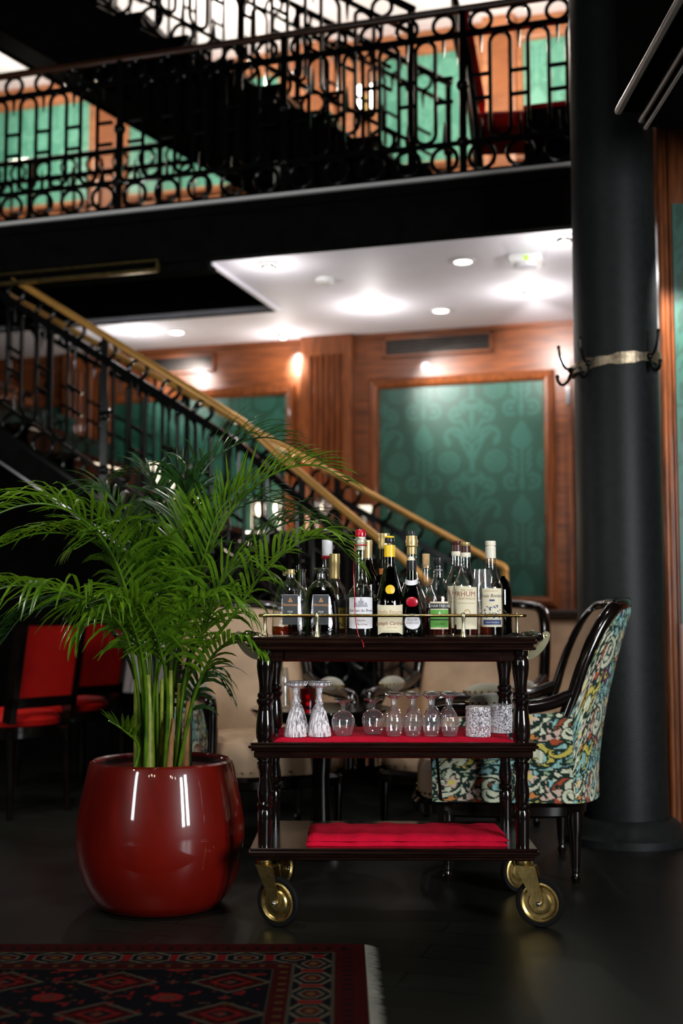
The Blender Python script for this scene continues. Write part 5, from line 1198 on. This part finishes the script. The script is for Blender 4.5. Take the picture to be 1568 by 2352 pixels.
for i in range(25):
    a = 2 * PI * i / 24; r = 13.4 * sc; z = (126 + 6 * math.sin(a + .1)) * sc; vs += [(r * math.cos(a) * 1.1, r * math.sin(a) * 1.1, z - 5 * sc), (r * math.cos(a), r * math.sin(a), z + 6 * sc)]
mb.add(vs, [(i * 2, i * 2 + 2, i * 2 + 3, i * 2 + 1) for i in range(24)], True); obj('sash', mb, 'paper_white', o, 'white paper sash')
mb = MB().ball((0, -24 * sc, 77 * sc), 14 * sc, .004, 12 * sc, 22, 10); obj('wax_seal', mb, 'wax_red', o, 'round red wax seal')
lb, mp = label_patch(o, sc, 34, 40, 14, 52, 'black_cap', 'label_rim', round_=True); lb, mp = label_patch(o, sc, 34, 36, 16, 50, 'paper_white', round_=True, eps=.0014); write(lb, mp, sc, 'D·O·M', 6, 0, 38, 'ink_grey'); write(lb, mp, sc, 'BÉNÉDICTINE', 3.4, 0, 30, 'ink_grey')
# corked clear
o, sc = bottle(979, YB + .0, 'small clear bottle with bare cork between green and red sealed bottles', [(24, 0), (26, 3), (26, 60), (23, 82), (14, 104), (10, 122), (9, 140), (9, 150), (12, 152), (12, 158), (10, 160)], 'glass', 55, 'cognac')
cyl(o, sc, 'cork', [(7, 152), (8, 160), (8.5, 184), (8, 185)], 'cork')
# chartreuse
o, sc = bottle(1007, YA, 'round shouldered clear bottle with bright green label and black cap', [(28, 0), (30, 3), (30, 70), (31, 85), (28, 100), (20, 113), (14, 122), (12, 135), (11, 152), (10.5, 160)], 'glass', 64, 'amber')
cyl(o, sc, 'cap', [(11, 140), (11.2, 158), (10.5, 158), (10.5, 160), (11, 161), (11, 178), (10, 179)], 'black_cap'); 
lb, mp = label_patch(o, sc, 30.5, 44, 16, 78, 'paper_cream'); stripe(lb, mp, -22, 22, 62, 74, 'paper_black'); stripe(lb, mp, -22, 22, 20, 60, 'paper_green'); stripe(lb, mp, -22, 22, 36, 39, 'paper_black', e=.0006); write(lb, mp, sc, 'CHARTREUSE', 6.4, 0, 68, 'ink_white'); write(lb, mp, sc, 'LIQUEUR', 4.2, 0, 27, 'ink_dark')
mb = MB().add([mp(-5, 46, .0008), mp(5, 46, .0008), mp(0, 57, .0008)], [(0, 1, 2)]); obj('emblem', mb, 'ink_white', lb)
lb2, mp2 = label_patch(o, sc, 11, 20, 148, 152, 'paper_black', 'neck_label', eps=.0012); write(lb2, mp2, sc, 'CHARTREUSE', 2.4, 0, 150, 'ink_white')
# rhum
def rum(px, Y, label):
    o, sc = bottle(px, Y, label, [(26, 0), (28, 3), (28, 112), (26, 122), (18, 136), (13, 150), (11.5, 165), (11, 200)], 'glass', 26 if Y < 4 else 108, 'amber' if Y < 4 else 'cognac')
    cyl(o, sc, 'capsule', [(11.6, 184), (11.6, 205), (10, 205)], 'maroon'); cyl(o, sc, 'collar', [(11.9, 180), (12.1, 181), (12.1, 189), (11.8, 190)], 'ivory_cap'); cyl(o, sc, 'stopper', [(10, 204), (11.5, 206), (11.5, 213), (10.5, 214)], 'gold_foil' if Y < 4 else 'maroon')
    lb, mp = label_patch(o, sc, 28, 54, 16, 111, 'paper_cream'); write(lb, mp, sc, 'RHUM', 12, -2, 95, 'ink_rust'); write(lb, mp, sc, 'MARTINIQUE', 5.2, 0, 85, 'ink_tan'); write(lb, mp, sc, 'TRÈS VIEUX', 4, 0, 104, 'ink_tan'); stripe(lb, mp, -24, 20, 74, 75.2, 'ink_tan')
    mbe = MB().add([mp(7.5 * math.cos(2 * PI * k_ / 20) * (1 - (k2 * .25)), 52 + 9 * math.sin(2 * PI * k_ / 20) * (1 - k2 * .25), .0006) for k2 in (0, 1) for k_ in range(20)], [(k_, (k_ + 1) % 20, 20 + (k_ + 1) % 20, 20 + k_) for k_ in range(20)]); obj('emblem', mbe, 'ink_tan', lb)
rum(1070, YA - .01, 'rum bottle with big cream label reading RHUM, standing at the rail'); rum(1050, YB, 'full dark rum bottle with cream label behind the other rum bottle')
o = thing('snifter_glass', 'stemmed glass half hidden behind the two rum bottles', 'glass', (P(1108, 1450, Y=YB).x, YB, BZ))
sc = YB / FPX
obj('bowl', MB().lathe([(16 * sc, 0), (16 * sc, 2 * sc), (3 * sc, 5 * sc), (3 * sc, 30 * sc), (18 * sc, 50 * sc), (24 * sc, 90 * sc), (22 * sc, 130 * sc), (20 * sc, 150 * sc), (19 * sc, 150 * sc), (22 * sc, 90 * sc), (16 * sc, 52 * sc), (1 * sc, 44 * sc)], 24), 'winegl', o)
# white capped
o, sc = bottle(1128, YA, 'clear rum bottle with ivory cap and blue bird print label', [(25, 0), (27, 3), (27, 108), (25, 118), (18, 134), (13, 150), (12, 165), (11.5, 195)], 'glass', 22, 'amber')
cyl(o, sc, 'capsule', [(12.2, 177), (12.2, 204), (10, 204), (10, 207)], 'ivory_cap'); cyl(o, sc, 'cap', [(12, 206), (12.4, 208), (12.2, 216), (10.5, 217)], 'ivory_cap')
lb, mp = label_patch(o, sc, 27, 51, 21, 108, 'paper_cream'); write(lb, mp, sc, 'Trois Rivières', 8.2, 0, 91, 'ink_dark', .3); write(lb, mp, sc, 'RHUM AGRICOLE', 2.8, -2, 102, 'ink_tan'); stripe(lb, mp, -22, 22, 26, 37, 'paper_blue'); write(lb, mp, sc, 'MARTINIQUE', 4, 0, 31, 'ink_white')
R_ = random.Random(5); mb = MB()
for k_ in range(34):
    x = R_.uniform(-19, 19); z = R_.uniform(42, 74); a = R_.random() * 3; l_ = R_.uniform(2, 5.5); w_ = R_.uniform(.7, 1.8)
    if z > 62 and abs(x) > 12: continue
    c_, s_ = math.cos(a), math.sin(a); mb.add([mp(x + dx * c_ - dz * s_, z + dx * s_ + dz * c_, .0006) for dx, dz in ((-l_, 0), (0, -w_), (l_, 0), (0, w_))], [(0, 1, 2, 3)])
obj('print', mb, 'paper_blue', lb); stripe(lb, mp, -7, 5, 79, 83, 'paper_blue')
o, sc = bottle(1152, YB + .02, 'black glass bottle at the end of the back row', [(22, 0), (24, 3), (24, 100), (20, 118), (10, 130), (9, 134)], 'blackgl', 60, 'cognac')
o = thing('bar_cloth', 'small black bar cloth crumpled at the trolley top corner', 'cloth', (P(1168, 1455, Y=3.98).x + .02, 3.98, ZTOP))
mb = MB(); vs = []
for i in range(13):
    for j in range(9):
        vs.append(((i / 12 - .5) * .06, (j / 8 - .5) * .07, .001 + .012 * abs(math.sin(i * 1.1 + j * .7)) * math.sin(PI * i / 12) * math.sin(PI * j / 8)))
mb.add(vs, [(i * 9 + j, i * 9 + 9 + j, i * 9 + 10 + j, i * 9 + j + 1) for i in range(12) for j in range(8)], True); obj('fold', mb, 'rubber', o, angle=80)
for o in bpy.data.objects:
    if '_sc' in o.keys(): del o['_sc']
